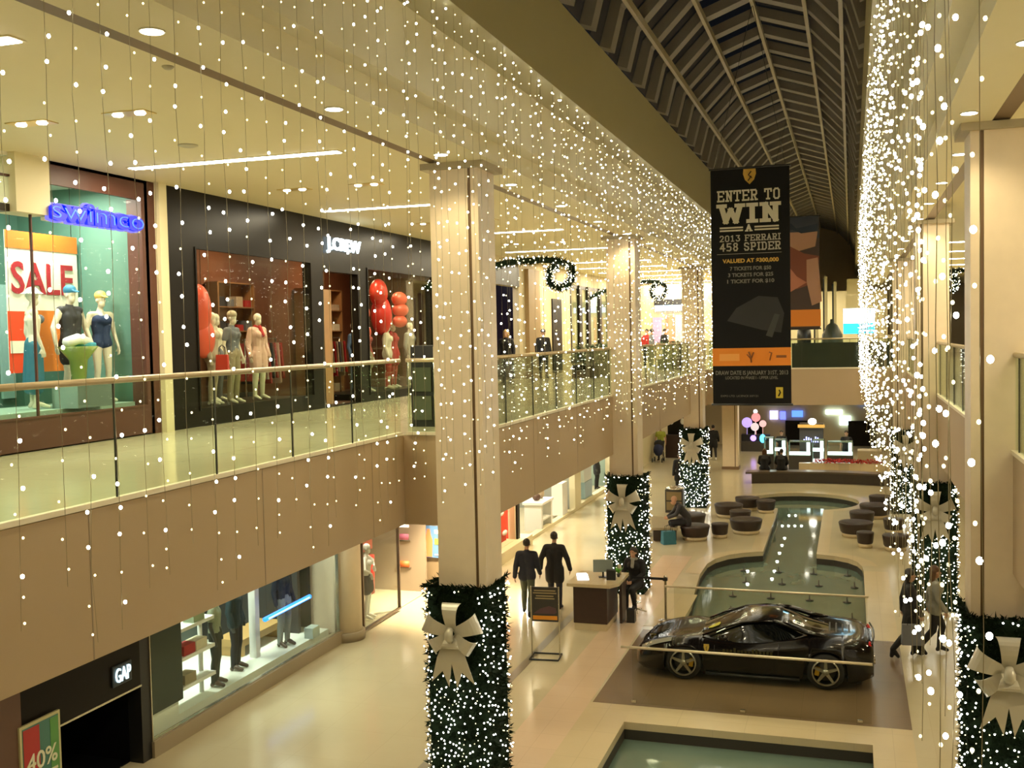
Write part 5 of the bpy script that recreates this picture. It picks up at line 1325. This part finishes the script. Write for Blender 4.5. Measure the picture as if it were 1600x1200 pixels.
# shops beyond the nearest column
plum = mat('plum_door', (.03, .018, .035), .3)
holes = [(33.9, 36.6, 4.97, 8.3), (44.0, 53.5, 5.3, 8.7)]
wall_open('wall_left', XS, 31.0, YE, 4.955, 9.3, holes, mat('beige_shop_wall', (.55, .46, .28), .6))
room(-14.5, XS - .22, 31.4, 38.0, 4.955, 9.28, plum, mat('dark_floor2', (.06, .04, .04), .4), MATS['shop_ceiling_dark'])
S('wall_left', facade, XS, XS + .04, 31.0, 33.9, 4.955, 9.0)
S('wall_left', facade, XS, XS + .04, 33.9, 36.6, 8.3, 9.0)
S('wall_left', mat('brown_pillar', (.30, .20, .09), .5), XS, XS + .15, 37.4, 38.9, 4.955, 9.0)
S('trim_15', facade, XS, XS + .05, 41.0, 42.4, 5.0, 8.0)
room(-15.0, XS - .22, 43.6, 54.0, 4.955, 9.28, mat('olive_wall', (.40, .40, .24), .6), fl_up, cream)
window(XS, 44.0, 53.5, 5.3, 8.7, facade, (45.6, 47.2, 49.5, 51.5), .15)
for y in (45.6, 47.2, 49.5, 51.5): S('trim_16', facade, XS - .05, XS + .08, y - .22, y + .22, 5.3, 8.7)
for y in (46, 49, 52): lamp('shop_lamp', 'AREA', (-13.0, y, 9.1), 160, WARM2, .8)
lamp('shop_lamp', 'AREA', (-12.8, 35, 9.1), 40, (.8, .8, 1.0), .5)
o = MB().ball((0, 0, 0), .35, 16, 10).build('globe_lamp', emis('globe_green', (.85, 1.0, .55), 3.0), None, (-12.4, 51.8, 8.2)); tag(o, 'bright greenish globe lamp in the far window of the left balcony', 'lamp')
tag(MB().tube([(0, 0, 0), (0, 0, .8)], .01, 5).build('lamp_rod', black, None, (-12.4, 51.8, 8.5)), 'thin black rod holding the greenish globe lamp', 'rod')
for (y, x, s_, lab) in ((38.6, -9.2, 1.0, 'low dark green planter with shrubs on the left balcony behind the railing'), (46.5, -7.4, 1.2, 'leafy planter on the left balcony between the second and third columns')):
    t = thing('planter', lab, 'planter', (x, y, 4.957))
    MB().box(-.5, .5, -1.4 * s_, 1.4 * s_, 0, .45).build('planter_box', facade, t)
    mb = MB(); rnd = random.Random(int(y))
    for _ in range(900):
        p = Vector((rnd.uniform(-.55, .55), rnd.uniform(-1.4, 1.4) * s_, rnd.uniform(.42, 1.15))); d = Vector((rnd.uniform(-1, 1), rnd.uniform(-1, 1), rnd.uniform(-.2, 1))).normalized() * .14; q = d.cross(Vector((.3, .5, 1))).normalized() * .03
        mb.add([p, p + d * .5 + q, p + d, p + d * .5 - q], [(0, 1, 2, 3)])
    mb.build('shrub_leaves', mat('shrub_green', (.02, .06, .015), .5), t, fixn=False)
# end of the upper left walkway
S('wall_far', mat('far_shop_front', (.45, .36, .24), .6), -17, -5.8, 58.0, 58.2, 4.955, 9.3)
t = thing('shop_sign', 'distant blue-white lit shop sign at the end of the left balcony', 'sign', (-9.2, 57.85, 7.75))
MB().box(-1.1, 1.1, -.02, .1, 0, .30).build('sign_box', emis('sign_ice', (.45, .75, 1.0), 3.2), t)
MB().box(-1.15, 1.15, 0, .12, .30, .62).build('sign_hood', black, t)
for i, (x, z, w, h, c) in enumerate(((-10.2, 6.0, .5, 1.4, (.35, .25, .45)), (-9.5, 5.6, .5, 1.9, (.5, .2, .12)), (-8.9, 5.3, .6, 2.2, (.55, .5, .42)), (-8.3, 6.0, .35, 1.6, (.8, .75, .5)))):
    tag(B('wall_poster', mat('poster_%d' % i, c, .5), x - w/2, x + w/2, 57.93, 57.97, z, z + h), ['mauve', 'rust red', 'pale beige', 'bright cream'][i] + ' poster on the shop front at the end of the left balcony', 'poster')
tag(B('lit_panel', emis('ice_blue', (.3, .6, 1.0), 2.5), -7.0, -6.3, 57.9, 58.0, 7.0, 7.5), 'small blue lit panel seen just left of the big black banner', 'sign')
lamp('shop_lamp', 'AREA', (-9, 56.5, 9.15), 200, (1.0, .9, .75), 1.2)

# above the far bridge
tag(B('video_screen', emis('screen_white', (.75, .97, 1.0), 3.2), -.30, .9, 43.7 + 1.0, 44.8, 6.75, 7.35), 'glowing white and cyan screen above the far bridge, upper part', 'screen')
bpy.data.objects['video_screen'].name = 'video_screen'
o = MB().box(-.6, .6, -.05, .05, 0, .42).build('screen_band', emis('screen_cyan2', (.02, .65, 1.0), 2.0), bpy.data.objects['video_screen'], (0, 0, -.42))
B('screen_post', black, -.05, .05, -.04, .04, -1.76, -.4, bpy.data.objects['video_screen'])
t = thing('exercise_pod', 'dark rounded cone shaped object standing on the far bridge', 'display', (-.78, 47.5, 4.957))
MB().lathe([(.42, 0), (.46, .9), (.42, 1.35), (.22, 1.75), (.09, 1.85), (.08, 2.0), (.001, 2.02)], n=20).build('cone_body', mat('pod_dark', (.03, .035, .02), .5), t)
t = thing('round_bin', 'black round topped bin on the far bridge', 'bin', (-1.95, 47.5, 4.957))
MB().lathe([(.26, 0), (.30, 1.3), (.28, 1.55), (.15, 1.68), (.001, 1.70)], n=20).build('drum_body', black, t)
for i, (x, lab) in enumerate(((-1.35, 'left tall pale slab'), (-.98, 'middle tall pale slab'), (-.62, 'right tall pale slab'))):
    t = thing('display_tower', lab + ' standing beyond the far bridge', 'display', (x * 1.15, 52.0, 4.957))
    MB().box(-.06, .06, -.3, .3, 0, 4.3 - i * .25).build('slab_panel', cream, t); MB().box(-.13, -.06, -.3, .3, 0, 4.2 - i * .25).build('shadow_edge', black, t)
for i, (x, z) in enumerate(((.15, 8.3), (.1, 7.45))):
    tag(B('wall_block', cream, x - .35, x + .5, 56.0, 56.6, z - 1.2 if i else z, z + .75), ('upper' if i == 0 else 'lower') + ' cream block on the wall beyond the far bridge', 'block')
S('wall_far', mat('cream_shop_far', (.62, .55, .36), .6), -5.6, 1.85, 60.0, 60.2, 4.955, 8.6)
lamp('shop_lamp', 'AREA', (-1.9, 57.5, 9.0), 160, WARM2, 1.5)

# ------------------------------------------------------------------ lower shops on the left
XL = -10.5
lower_holes = [(9.0, 13.1, 0, 3.5), (13.72, 20.1, .28, 3.1)]
lw = [(11.7, 13.15, 0, 1.55), (13.72, 20.1, .28, 3.4)]
S('wall_left', facade, XL - .2, XL, 9.0, 11.7, 0, 3.5)
S('wall_left', facade, XL - .2, XL, 11.7, 13.5, 1.25, 3.5)
S('wall_left', black, XL - .25, XL, 13.5, 13.72, 0, 3.5)
S('wall_left', black, XL - .25, XL + .0, 13.72, 20.15, 3.0, 3.5)
S('trim_17', mat('grey_brown_kerb', (.28, .23, .15), .45), XL - .1, XL + .05, 13.72, 20.25, 0, .26)
S('wall_left', facade, -14, XL - .2, 8.9, 9.0, 0, 3.5)
room(-13.6, XL - .25, 13.62, 20.2, 0.0, 3.49, mat('shop_grey_green', (.10, .12, .10), .5), mat('white_plinth', (.80, .84, .74), .4), white)
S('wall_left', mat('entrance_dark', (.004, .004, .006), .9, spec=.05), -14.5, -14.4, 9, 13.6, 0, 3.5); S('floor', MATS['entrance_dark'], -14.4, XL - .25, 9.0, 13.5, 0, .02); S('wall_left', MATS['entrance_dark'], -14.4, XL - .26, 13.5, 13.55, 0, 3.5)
tag(B('display_platform', MATS['white_plinth'], -12.6, XL - .26, 13.8, 20.1, .02, .30), 'long white glowing display platform of the lower shop window', 'platform')
window(XL, 13.72, 20.1, .26, 3.0, steel, (), .02)
for y in (14.6, 16.2, 17.8, 19.4): lamp('shop_lamp', 'AREA', (-11.5, y, 3.4), 60, (.92, 1.0, .84), .45)
t = thing('shop_sign', 'small lit white sign over the lower dark shop entrance', 'sign', (XL + .02, 13.05, 1.44))
text('lettering', 'GAP', .22, emis('sign_ice_white', (.72, .95, 1.0), 1.6), t, (.03, 0, .02), '+X', width=.34, bold=.0, depth=.01)
MB().box(-.02, .015, -.22, .22, -.04, .28).build('backing_plate', mat('sign_blue_black', (.01, .02, .03), .3), t, bevel=.02)
S('trim_18', steel, XL - .05, XL + .02, 11.7, 13.5, 1.22, 1.25)
t = thing('sale_poster', 'framed red and green poster reading 40% OFF at the lower left corner', 'poster', (XL + .06, 11.30, 0.25))
MB().box(-.02, .02, -.37, .37, 0, 1.25).build('frame', mat('poster_frame_olive', (.45, .42, .22), .4), t)
MB().box(.02, .025, -.33, .33, .04, 1.21).build('poster_sheet', mat('poster_green_blue', (.05, .16, .13), .4), t)
MB().box(.025, .03, -.32, -.03, .04, 1.19).build('red_band', mat('poster_dark_red', (.35, .02, .02), .4), t)
MB().box(.025, .03, .17, .32, .04, 1.19).build('green_band', mat('poster_green', (.08, .25, .06), .4), t)
text('lettering', '40%', .24, mat('poster_cream', (.62, .62, .45), .5), t, (.034, 0, .60), '+X', width=.56, bold=.004, depth=.003)
text('lettering', 'OFF', .24, mat('poster_cream', (.62, .62, .45), .5), t, (.034, 0, .28), '+X', width=.56, bold=.004, depth=.003)
MB().box(-.03, .01, -.02, .02, -.25, 0).build('stand_post', steel, t)
S('wall_left', mat('dark_red_wall', (.10, .05, .03), .5), XL - .2, XL + .05, 9.0, 11.0, 0, 3.5)
# display contents
t = thing('display_cabinet', 'dark grey cabinet block at the left end of the lower shop window', 'cabinet', (-11.1, 14.35, .30))
MB().box(-.4, .4, -.50, .50, .25, 2.4).build('cabinet_body', mat('cabinet_green_black', (.025, .032, .024), .5), t, bevel=.01)
MB().box(-.34, .34, -.44, .44, 0, .25).build('plinth', MATS['white_plinth'], t)
t = thing('ladder_rack', 'white ladder shaped rack with pale folded clothes in the lower shop window', 'clothes rack', (-11.05, 15.45, .30))
for yy in (-.42, .42): MB().tube([(0, yy, 0), (0, yy, 1.65)], .04, 6).build('upright', white, t)
for z in (.35, .85, 1.35): MB().box(-.03, .25, -.5, .5, z - .03, z + .03).build('shelf_board', white, t)
for k, (yy, z, c_) in enumerate(((-.2, .38, khaki), (.15, .88, cream_c), (-.2, .88, red_c), (.1, 1.38, cloth('mint_cloth', (.40, .48, .30))))):
    MB().box(0, .22, yy - .16, yy + .16, z, z + .17).build('folded_stack', c_, t)
GZ = .30
shirtg = cloth('pale_green_shirt', (.34, .38, .26))
def gm(label, y, x, wear, rz=0, sc=1.0, fem=False, b=mat('dark_mannequin', (.05, .05, .045), .4)): return figure('mannequin', label, 'mannequin', (x, y, GZ), RZX + rz, STAND, b, fem, sc, wear=wear, faceless=True)
gm('mannequin in a pale green shirt and dark trousers beside the white ladder rack', 16.25, -11.0, (('shirt', shirtg), ('trousers', cloth('dark_olive', (.03, .035, .025))), ('shoes', mat('shoe_brown', (.08, .05, .03), .4))), .4, 1.0)
gm('mannequin in a dark jacket and black trousers, second in the lower shop window', 17.15, -11.15, (('jacket', cloth('deep_teal', (.01, .03, .035))), ('trousers', blk), ('shoes', MATS['shoe_brown'])), .2)
gm('mannequin in a dark top and light grey jeans behind the blue light tube', 18.75, -11.05, (('sweater', cloth('deep_blue', (.01, .015, .03))), ('jeans', cloth('light_jeans', (.26, .28, .26))), ('shoes', MATS['shoe_brown'])), -.2, 1.0)
t = thing('light_tube', 'glowing blue light tube hanging at a slant behind the lower shop glass', 'lamp', (-10.68, 18.3, 1.22))
MB().tube([(0, -.88, -.01), (0, .88, .01)], .045, 10).build('tube_glow', emis('blue_tube', (.01, .20, 1.0), 2.5), t)
MB().tube([(0, -.80, -.01), (0, .80, .01)], .02, 8).build('tube_core', emis('ice_tube', (.35, .75, 1.0), 3.0), t, (.03, 0, .0))
for s in (-.8, .8): MB().tube([(0, s, 0), (0, s, 2.2)], .004, 4).build('cable', darkgrey, t)
t = thing('wooden_bench', 'low tan wooden bench in the lower shop window behind the light jeans', 'bench', (-11.75, 18.6, .30))
MB().box(-.3, .3, -.8, .8, .2, .34).build('seat', mat('tan_wood', (.45, .28, .10), .5), t)
for s in (-.7, .7): MB().box(-.28, .28, s - .05, s + .05, 0, .2).build('leg', MATS['tan_wood'], t)
tag(B('white_pillar', white, -11.3, -11.15, 17.85, 18.0, .30, 3.3), 'slim white pillar in the lower shop window beside the blue tube', 'pillar')
tag(B('price_block', mat('pale_block', (.5, .6, .55), .3), -10.9, -10.7, 19.3, 19.6, .30, .52), 'small pale block on the lower shop platform near its right end', 'block')
S('wall_left', darkgrey, -13.6, -11.2, 19.6, 19.7, .0, 3.4)
# rounded pier
S('wall_left', stone, -11.2, XL - .05, 20.15, 20.9, 0, 3.5)
pr = struct(MB().lathe([(.36, 0), (.36, 3.5)], n=28).build('wall_left', stone, None, (-10.55, 20.5, 0)))
struct(MB().lathe([(.42, 0), (.42, .18), (.40, .20)], n=28).build('baseboard_left', MATS['grey_brown_kerb'], None, (-10.55, 20.5, 0)))
# lingerie shop
room(-13.0, XL + .10, 20.95, 24.7, 0, 3.49, mat('warm_grey_wall', (.35, .27, .19), .6), fl_low, white)
window(XL + .18, 20.9, 22.9, .05, 3.2, mat('bronze_frame', (.12, .08, .05), .4), (), .04)
figure('mannequin', 'white mannequin in a white bra and black briefs behind the lower glass', 'mannequin', (-10.72, 21.95, .025), RZX + .2,
       dict(STAND, elL=(-.40, .05, 1.30), elR=(.38, .05, 1.22), wrL=(-.22, .12, 1.20), wrR=(.20, .16, 1.10)), manq_w, True, 1.0, wear=(('bra', white), ('skirt', blk)), faceless=True)
tag(MB().lathe([(.28, 0), (.30, .22), (.26, .30), (.001, .32)], n=18).build('ottoman', mat('ottoman_brown', (.20, .14, .09), .6), None, (-10.85, 21.3, .03)), 'low round brown ottoman at the foot of the white mannequin', 'ottoman')
tag(MB().tube([(0, 0, .45), (0, .02, 1.35)], .24, 14, flat=.5).build('hanging_board', redg, None, (-11.0, 22.6, .0)), 'rounded red hanging panel beside the white mannequin', 'panel')
tag(B('red_banner', mat('coral_print', (.70, .16, .10), .5), -11.0, -10.97, 22.3, 22.8, 1.5, 3.45), 'coral picture banner high in the lower corner window', 'banner')
for y in (21.6, 22.6, 24.0): lamp('shop_lamp', 'SPOT', (-10.8, y, 3.3), 130, (1, .90, .72), .1, spot=1.7)
# shop return wall that faces the camera
S('wall_left', mat('brown_return_wall', (.24, .17, .10), .5), -11.4, -9.95, 24.9, 25.1, 0, 3.5)
S('trim_19', mat('red_brown_edge', (.32, .09, .03), .4), -10.0, -9.86, 24.86, 25.1, 0, 3.5)
for i, (z, c_, lab) in enumerate(((1.25, (.55, .15, .25), 'upper shelf niche of pink and green goods'), (.55, (.70, .16, .04), 'lower shelf niche with an orange bowl'))):
    t = thing('display_niche', lab + ' on the brown return wall', 'shelf', (-11.0, 24.8, z))
    MB().box(-.24, .24, -.02, .09, 0, .55).build('niche_frame', mat('niche_brown', (.18, .13, .09), .5), t)
    MB().tube([(-.15, -.08, .16), (.15, -.08, .16)], .09, 10).build('goods', mat('goods_%d' % i, c_, .5), t)
    MB().box(-.2, .2, -.12, -.02, .06, .09).build('shelf_board', MATS['niche_brown'], t)
    if i == 0: MB().box(-.16, .16, -.10, -.02, .42, .48).build('niche_lamp', lampface, t); MB().tube([(-.15, -.08, .10), (.15, -.08, .10)], .05, 8).build('goods', mat('goods_green', (.10, .40, .30), .5), t)
t = thing('wall_poster', 'blue and orange poster of a person on the brown return wall', 'poster', (-10.22, 24.86, .88))
MB().box(-.27, .27, -.01, .01, 0, .82).build('poster_sheet', mat('poster_blue', (.12, .24, .45), .5, emit=(.10, .22, .45), estr=.25), t)
MB().prism([(-.2, .02), (-.05, .02), (-.03, .45), (-.08, .60), (-.10, .74), (-.18, .74), (-.2, .6), (-.25, .4)], -.02, -.012, plane='XZ').build('printed_figure', mat('poster_peach', (.75, .25, .10), .5), t)
MB().box(.02, .20, -.018, -.012, .34, .50).build('printed_number', mat('poster_lime', (.45, .50, .08), .5), t)
MB().box(.02, .22, -.018, -.012, .62, .72).box(.02, .2, -.018, -.012, .06, .10).build('printed_line', white, t)
tag(B('door_mat', mat('mat_tan', (.5, .33, .16), .7), -9.75, -9.25, 25.0, 25.5, 0.002, .05), 'tan striped step at the bright doorway behind the nearest wrap', 'step')
lamp('doorway_spill', 'SPOT', (-9.5, 23.8, 3.4), 1900, (1, .85, .55), .12, spot=1.5, blend=.7)  # spot added for shop light spilling over the doorway floor
lamp('doorway_spill', 'SPOT', (-8.9, 29.8, 3.4), 380, (1, .80, .50), .12, spot=1.5, blend=.7)
lamp('doorway_spill', 'SPOT', (-8.6, 34.5, 3.4), 260, (1, .80, .50), .12, spot=1.5, blend=.7)

# further lower shops
XM = -9.75
lower2 = [(26.0, 28.0, .0, 3.0), (28.0, 30.2, .35, 3.0), (30.6, 37.5, .1, 3.0), (38.4, 43.5, .15, 3.0), (45.5, 49.5, 0, 3.0)]
wall_open('wall_left', XM, 25.1, 62, 0, 3.5, lower2, cream)
room(-13.0, XM - .22, 25.3, 30.3, 0, 3.49, mat('red_shop_wall', (.50, .05, .02), .5), fl_low, white)
room(-13.5, XM - .22, 30.6, 37.8, 0, 3.49, mat('grey_shop_wall', (.32, .33, .28), .5), fl_low, white)
room(-13.0, XM - .22, 38.2, 44.0, 0, 3.49, mat('green_grey_shop_wall', (.25, .32, .27), .5), fl_low, white)
room(-13.0, XM - .22, 45.3, 50.0, 0, 3.49, mat('tan_shop_wall', (.40, .30, .18), .5), fl_low, white)
for y, p_ in ((27, 120), (29.2, 160), (32, 130), (35.5, 130), (40, 110), (42.5, 110), (47.5, 120)): lamp('shop_lamp', 'AREA', (-11.2, y, 3.4), p_, (1, .93, .75), .6)
S('trim_20', cream, XM - .6, XM + .25, 27.9, 31.2, 0, .34)
S('trim_21', facade, XM - .1, XM + .06, 30.28, 30.5, 0, 3.5)
tag(B('shoe_board', mat('bright_red_panel', (.70, .06, .03), .5), XM - .30, XM - .25, 28.1, 30.1, .35, 2.4), 'bright red display panel with white shapes in the lower shop window', 'panel')
for i, (y, z) in enumerate(((28.5, .75), (28.9, .55), (29.5, 1.25), (29.8, .62))):
    tag(MB().ball((0, 0, 0), .16, 12, 8, sc=(.3, 1.4, .5)).build('shoe_display', white, None, (XM - .20, y, z)), 'white shoe shape on the red display panel', 'shoe', 'white shoes on the red display panel')
t = thing('white_table', 'white display table with two dark items in the second lower shop', 'table', (-10.1, 33.9, 0))
MB().box(-.35, .35, -.7, .7, .9, .98).build('tabletop', white, t); MB().box(-.3, .3, -.65, -.5, 0, .9).build('side_panel', white, t); MB().box(-.3, .3, .5, .65, 0, .9).build('side_panel', white, t); MB().box(-.3, .3, -.5, .5, .35, .40).build('shelf_board', white, t)
tag(MB().ball((0, 0, 0), .14, 12, 8, sc=(1, 1, .9)).build('handbag', mat('brown_leather_bag', (.10, .05, .03), .5), None, (-10.1, 33.7, 1.10)), 'small dark brown handbag on the white display table', 'bag')
tag(MB().ball((0, 0, 0), .13, 12, 8, sc=(1, 1, 1.4)).build('handbag', mat('tan_bag', (.45, .35, .22), .5), None, (-10.1, 34.2, 1.16)), 'tan upright bag on the white display table', 'bag')
tag(MB().lathe([(.3, 0), (.32, .3), (.1, .35), (.001, .36)], n=16).build('pouf', blk, None, (-10.3, 37.2, .02)), 'black round pouf at the threshold of the second lower shop', 'seat')
tag(B('white_tower', white, -10.2, -9.8, 35.9, 36.6, .105, 1.25), 'white display cupboard beside the black pouf in the lower shop', 'cupboard')
tag(B('blue_rack', mat('ice_blue_rack', (.35, .50, .62), .4), -10.15, -9.85, 39.4, 40.6, .16, .8), 'pale blue display rack in the third lower shop', 'rack')
tag(B('white_rack', mat('silver_white', (.70, .75, .72), .3), -10.15, -9.85, 39.3, 40.5, .82, 1.5), 'white upper part of the display rack in the third lower shop', 'rack')
jm('dark mannequin standing in the glass front of the third lower shop', 42.9, x=-10.2, z=.02, wear=(('coat', char), ('trousers', blk)), b=MATS['dark_mannequin'])
# end wall of the lower arcade
S('wall_far', MATS['cream_shop_far'], -17, 9, 62.0, 62.2, 0, 3.5)
for y in (55,): lamp('shop_lamp', 'SPOT', (-9.8, y, 3.4), 200, (.95, 1, .95), .15, spot=2.4)
tag(B('lit_panel', emis('cool_white_panel', (.75, .95, .95), 2.2), -10.6, -9.4, 61.9, 62.0, 2.0, 2.35), 'cool white lit panel at the far end of the left arcade', 'sign')
tag(B('lit_doorway', emis('warm_panel', (1.0, .80, .40), 1.1), -10.9, -10.3, 61.9, 61.96, .05, 1.9), 'warm yellow lit doorway at the far end of the left arcade', 'doorway')
t = thing('shoe_display', 'dark shop window with pale shapes beside the third column, far left arcade', 'display', (-8.4, 55.0, 0))
MB().box(-.8, .8, -.1, .1, 1.2, 3.4).build('dark_board', facade, t); MB().box(-.9, .9, -.3, .3, 0, 1.2).build('counter', wood_d, t)
for k in range(5): MB().ball((-.6 + .3 * k, -.12, 1.9 + .4 * (k % 2)), .13, 10, 6, sc=(1, .4, 1.3)).build('pale_shape', white, t)

# ------------------------------------------------------------------ kiosks under the far bridge
casem = mat('case_dark', (.05, .045, .04), .4); caseglow = emis('case_glow', (.85, 1.0, .97), 2.6); caseg = mat('case_glass_edge', (.20, .32, .28), .2)
def showcase(label, x0, x1, y, z1=1.38, two=False):
    t = thing('jewelry_case', label, 'display case', ((x0 + x1) / 2, y, 0)); w = (x1 - x0) / 2
    MB().box(-w, w, 0, .7, 0, .72 if not two else .40).build('cabinet', casem, t); z0 = .72 if not two else .40
    MB().box(-w, w, 0, .7, z0, z0 + .03).box(-w, w, 0, .7, z1 - .03, z1).box(-w, -w + .03, 0, .7, z0, z1).box(w - .03, w, 0, .7, z0, z1).build('glass_frame', caseg, t)
    MB().box(-w + .03, w - .03, .10, .65, z0 + .03, z0 + .12).build('lit_tray', caseglow, t)
    if two: MB().box(-w + .03, w - .03, .10, .65, (z0 + z1) / 2, (z0 + z1) / 2 + .10).build('lit_tray', caseglow, t)
    MB().box(w - .2, w - .06, .1, .3, z0 + .12, z1 - .06).build('lit_corner', caseglow, t)
    MB().box(-w + .03, w - .03, 0, .006, z0 + .03, z1 - .03).build('glass_front', shop_glass, t)
showcase('narrow lit showcase at the left of the far kiosk, beside the bench sitters', -3.45, -2.9, 50.2, 1.45, True)
showcase('wide lit showcase in the middle of the far kiosk', -2.8, -1.8, 50.2, 1.38)
showcase('narrow two tier lit showcase right of the wide one in the far kiosk', -1.75, -1.20, 50.2, 1.45, True)
showcase('wide lit showcase above the red flowers at the right of the far kiosk', -1.1, 0.05, 50.4, 1.36)
showcase('dim glass showcase at the left back corner of the far kiosk', -3.95, -3.5, 50.6, 1.5)
t = thing('kiosk_tower', 'dark kiosk tower with small blue lit lettering behind the showcases', 'kiosk', (-1.85, 52.5, 0))
MB().box(-.55, .55, -.3, .3, 0, 2.05).build('tower_body', casem, t)
MB().box(-.62, .62, -.36, -.3, 1.85, 2.0).build('gold_header', mat('gold_header', (.50, .30, .08), .4, emit=(.9, .5, .1), estr=.35), t)
for k in range(7): MB().box(-.36 + k * .105, -.30 + k * .105, -.34, -.31, 1.15, 1.30 + .12 * ((k * 3) % 4) / 3).build('blue_letter', emis('lilac_glow', (.45, .50, 1.0), 2.2), t)
o = MB().ball((0, 0, 0), .16, 12, 8, sc=(1.2, .6, 1)).build('round_light', emis('warm_white_glow', (1, .96, .8), 5), t, (.05, -.35, 2.15))
for i, (x, y, z, c, r, lab) in enumerate(((-5.45, 58.5, 1.55, (.55, .38, 1.0), .28, 'lilac'), (-4.95, 58.3, 1.85, (1.0, .30, .28), .24, 'coral red'), (-5.0, 58.1, 1.35, (.75, .60, .55), .22, 'pale pink'), (-4.6, 58.4, 1.5, (1.0, .50, .45), .19, 'salmon'), (-5.0, 58.6, 2.15, (1, .95, .95), .12, 'white'))):
    tag(MB().ball((0, 0, 0), r, 18, 12).tube([(0, 0, -r), (0, 0, -z + .9)], .01, 4).build('balloon', emis('balloon_%d' % i, c, 1.0), None, (x, y, z)), 'round %s glowing balloon shaped lamp beside the bare fourth column' % lab, 'lamp')
t = thing('kiosk_counter', 'dark counter with violet and cyan lamps below the coloured balloons', 'counter', (-5.0, 58.4, 0))
MB().box(-.75, .75, -.2, .5, 0, .55).build('counter_body', casem, t)
MB().box(-.75, .75, -.1, .5, .55, .90).build('display_back', black, t)
MB().ball((-.1, -.15, .72), .16, 12, 8).build('violet_lamp', emis('violet', (.45, .25, 1), 2.2), t); MB().ball((.40, -.15, .70), .20, 12, 8, sc=(.8, .8, 1.2)).build('cyan_lamp', emis('cyan', (.08, .60, 1), 3), t)
for i, (x, z, w, h, c, s_, lab) in enumerate(((-4.25, 1.45, .45, .5, (.55, .50, 1.0), 1.6, 'soft violet'), (-3.75, 1.45, .3, .45, (.12, .15, 1), 2.2, 'deep blue'), (-2.95, 1.6, .6, .35, (.08, .2, 1.0), 2.0, 'blue and white'), (-.95, 1.75, .9, .25, (.8, 1, .97), 3.5, 'long white'), (-.35, 1.15, .6, .5, (.75, 1, .97), 3.5, 'square white'), (-4.3, 2.35, 1.3, .45, (.45, .68, .80), .9, 'upper ice blue'), (-.6, 2.5, .9, .4, (.40, .62, .62), 1.0, 'upper sea green'), (.55, 2.35, .38, .55, (.03, .25, 1.0), 2.4, 'vertical bright blue'))):
    tag(B('lit_panel', emis('far_panel_%d' % i, c, s_), x - w/2, x + w/2, 61.85, 62.0, z, z + h), lab + ' lit sign panel in the shops under the far bridge', 'sign')
for i, (x0, x1) in enumerate(((-3.6, -2.4), (-.2, 1.3), (-5.7, -4.9))):
    tag(B('dark_shopfront', facade, x0, x1, 61.7, 61.78, 0, 1.4), ['left', 'right', 'far left'][i] + ' dark shopfront panel under the far bridge', 'panel')
for i, x in enumerate((-3.2, -.25)):
    figure('person', 'shop attendant shape in dark clothes standing %s behind the lit showcases' % ('left' if i == 0 else 'right'), 'person', (x, 51.6, 0), PI, STAND, wear=(('shirt', blk), ('trousers', blk), ('shoes', blk)), hair=hair_b, voxel=.022)
tag(B('counter_block', mat('beige_counter', (.40, .34, .22), .5), .25, 1.3, 50.5, 51.5, 0, .95), 'beige counter block at the right of the far kiosk', 'counter')

# ------------------------------------------------------------------ right side walls and shops
S('wall_right', MATS['beige_shop_wall'], 6.4, 6.6, -3, 62, 4.955, 9.3)
S('wall_right', cream, 6.0, 6.2, -3, 62, 0, 3.5)
for (y, w) in ((31, 3.5), (37, 4), (44, 5)):
    window(6.39, y - w/2, y + w/2, 5.3, 8.2, facade, (y,), .08, g=mat('dark_pane', (.03, .03, .03), .1))
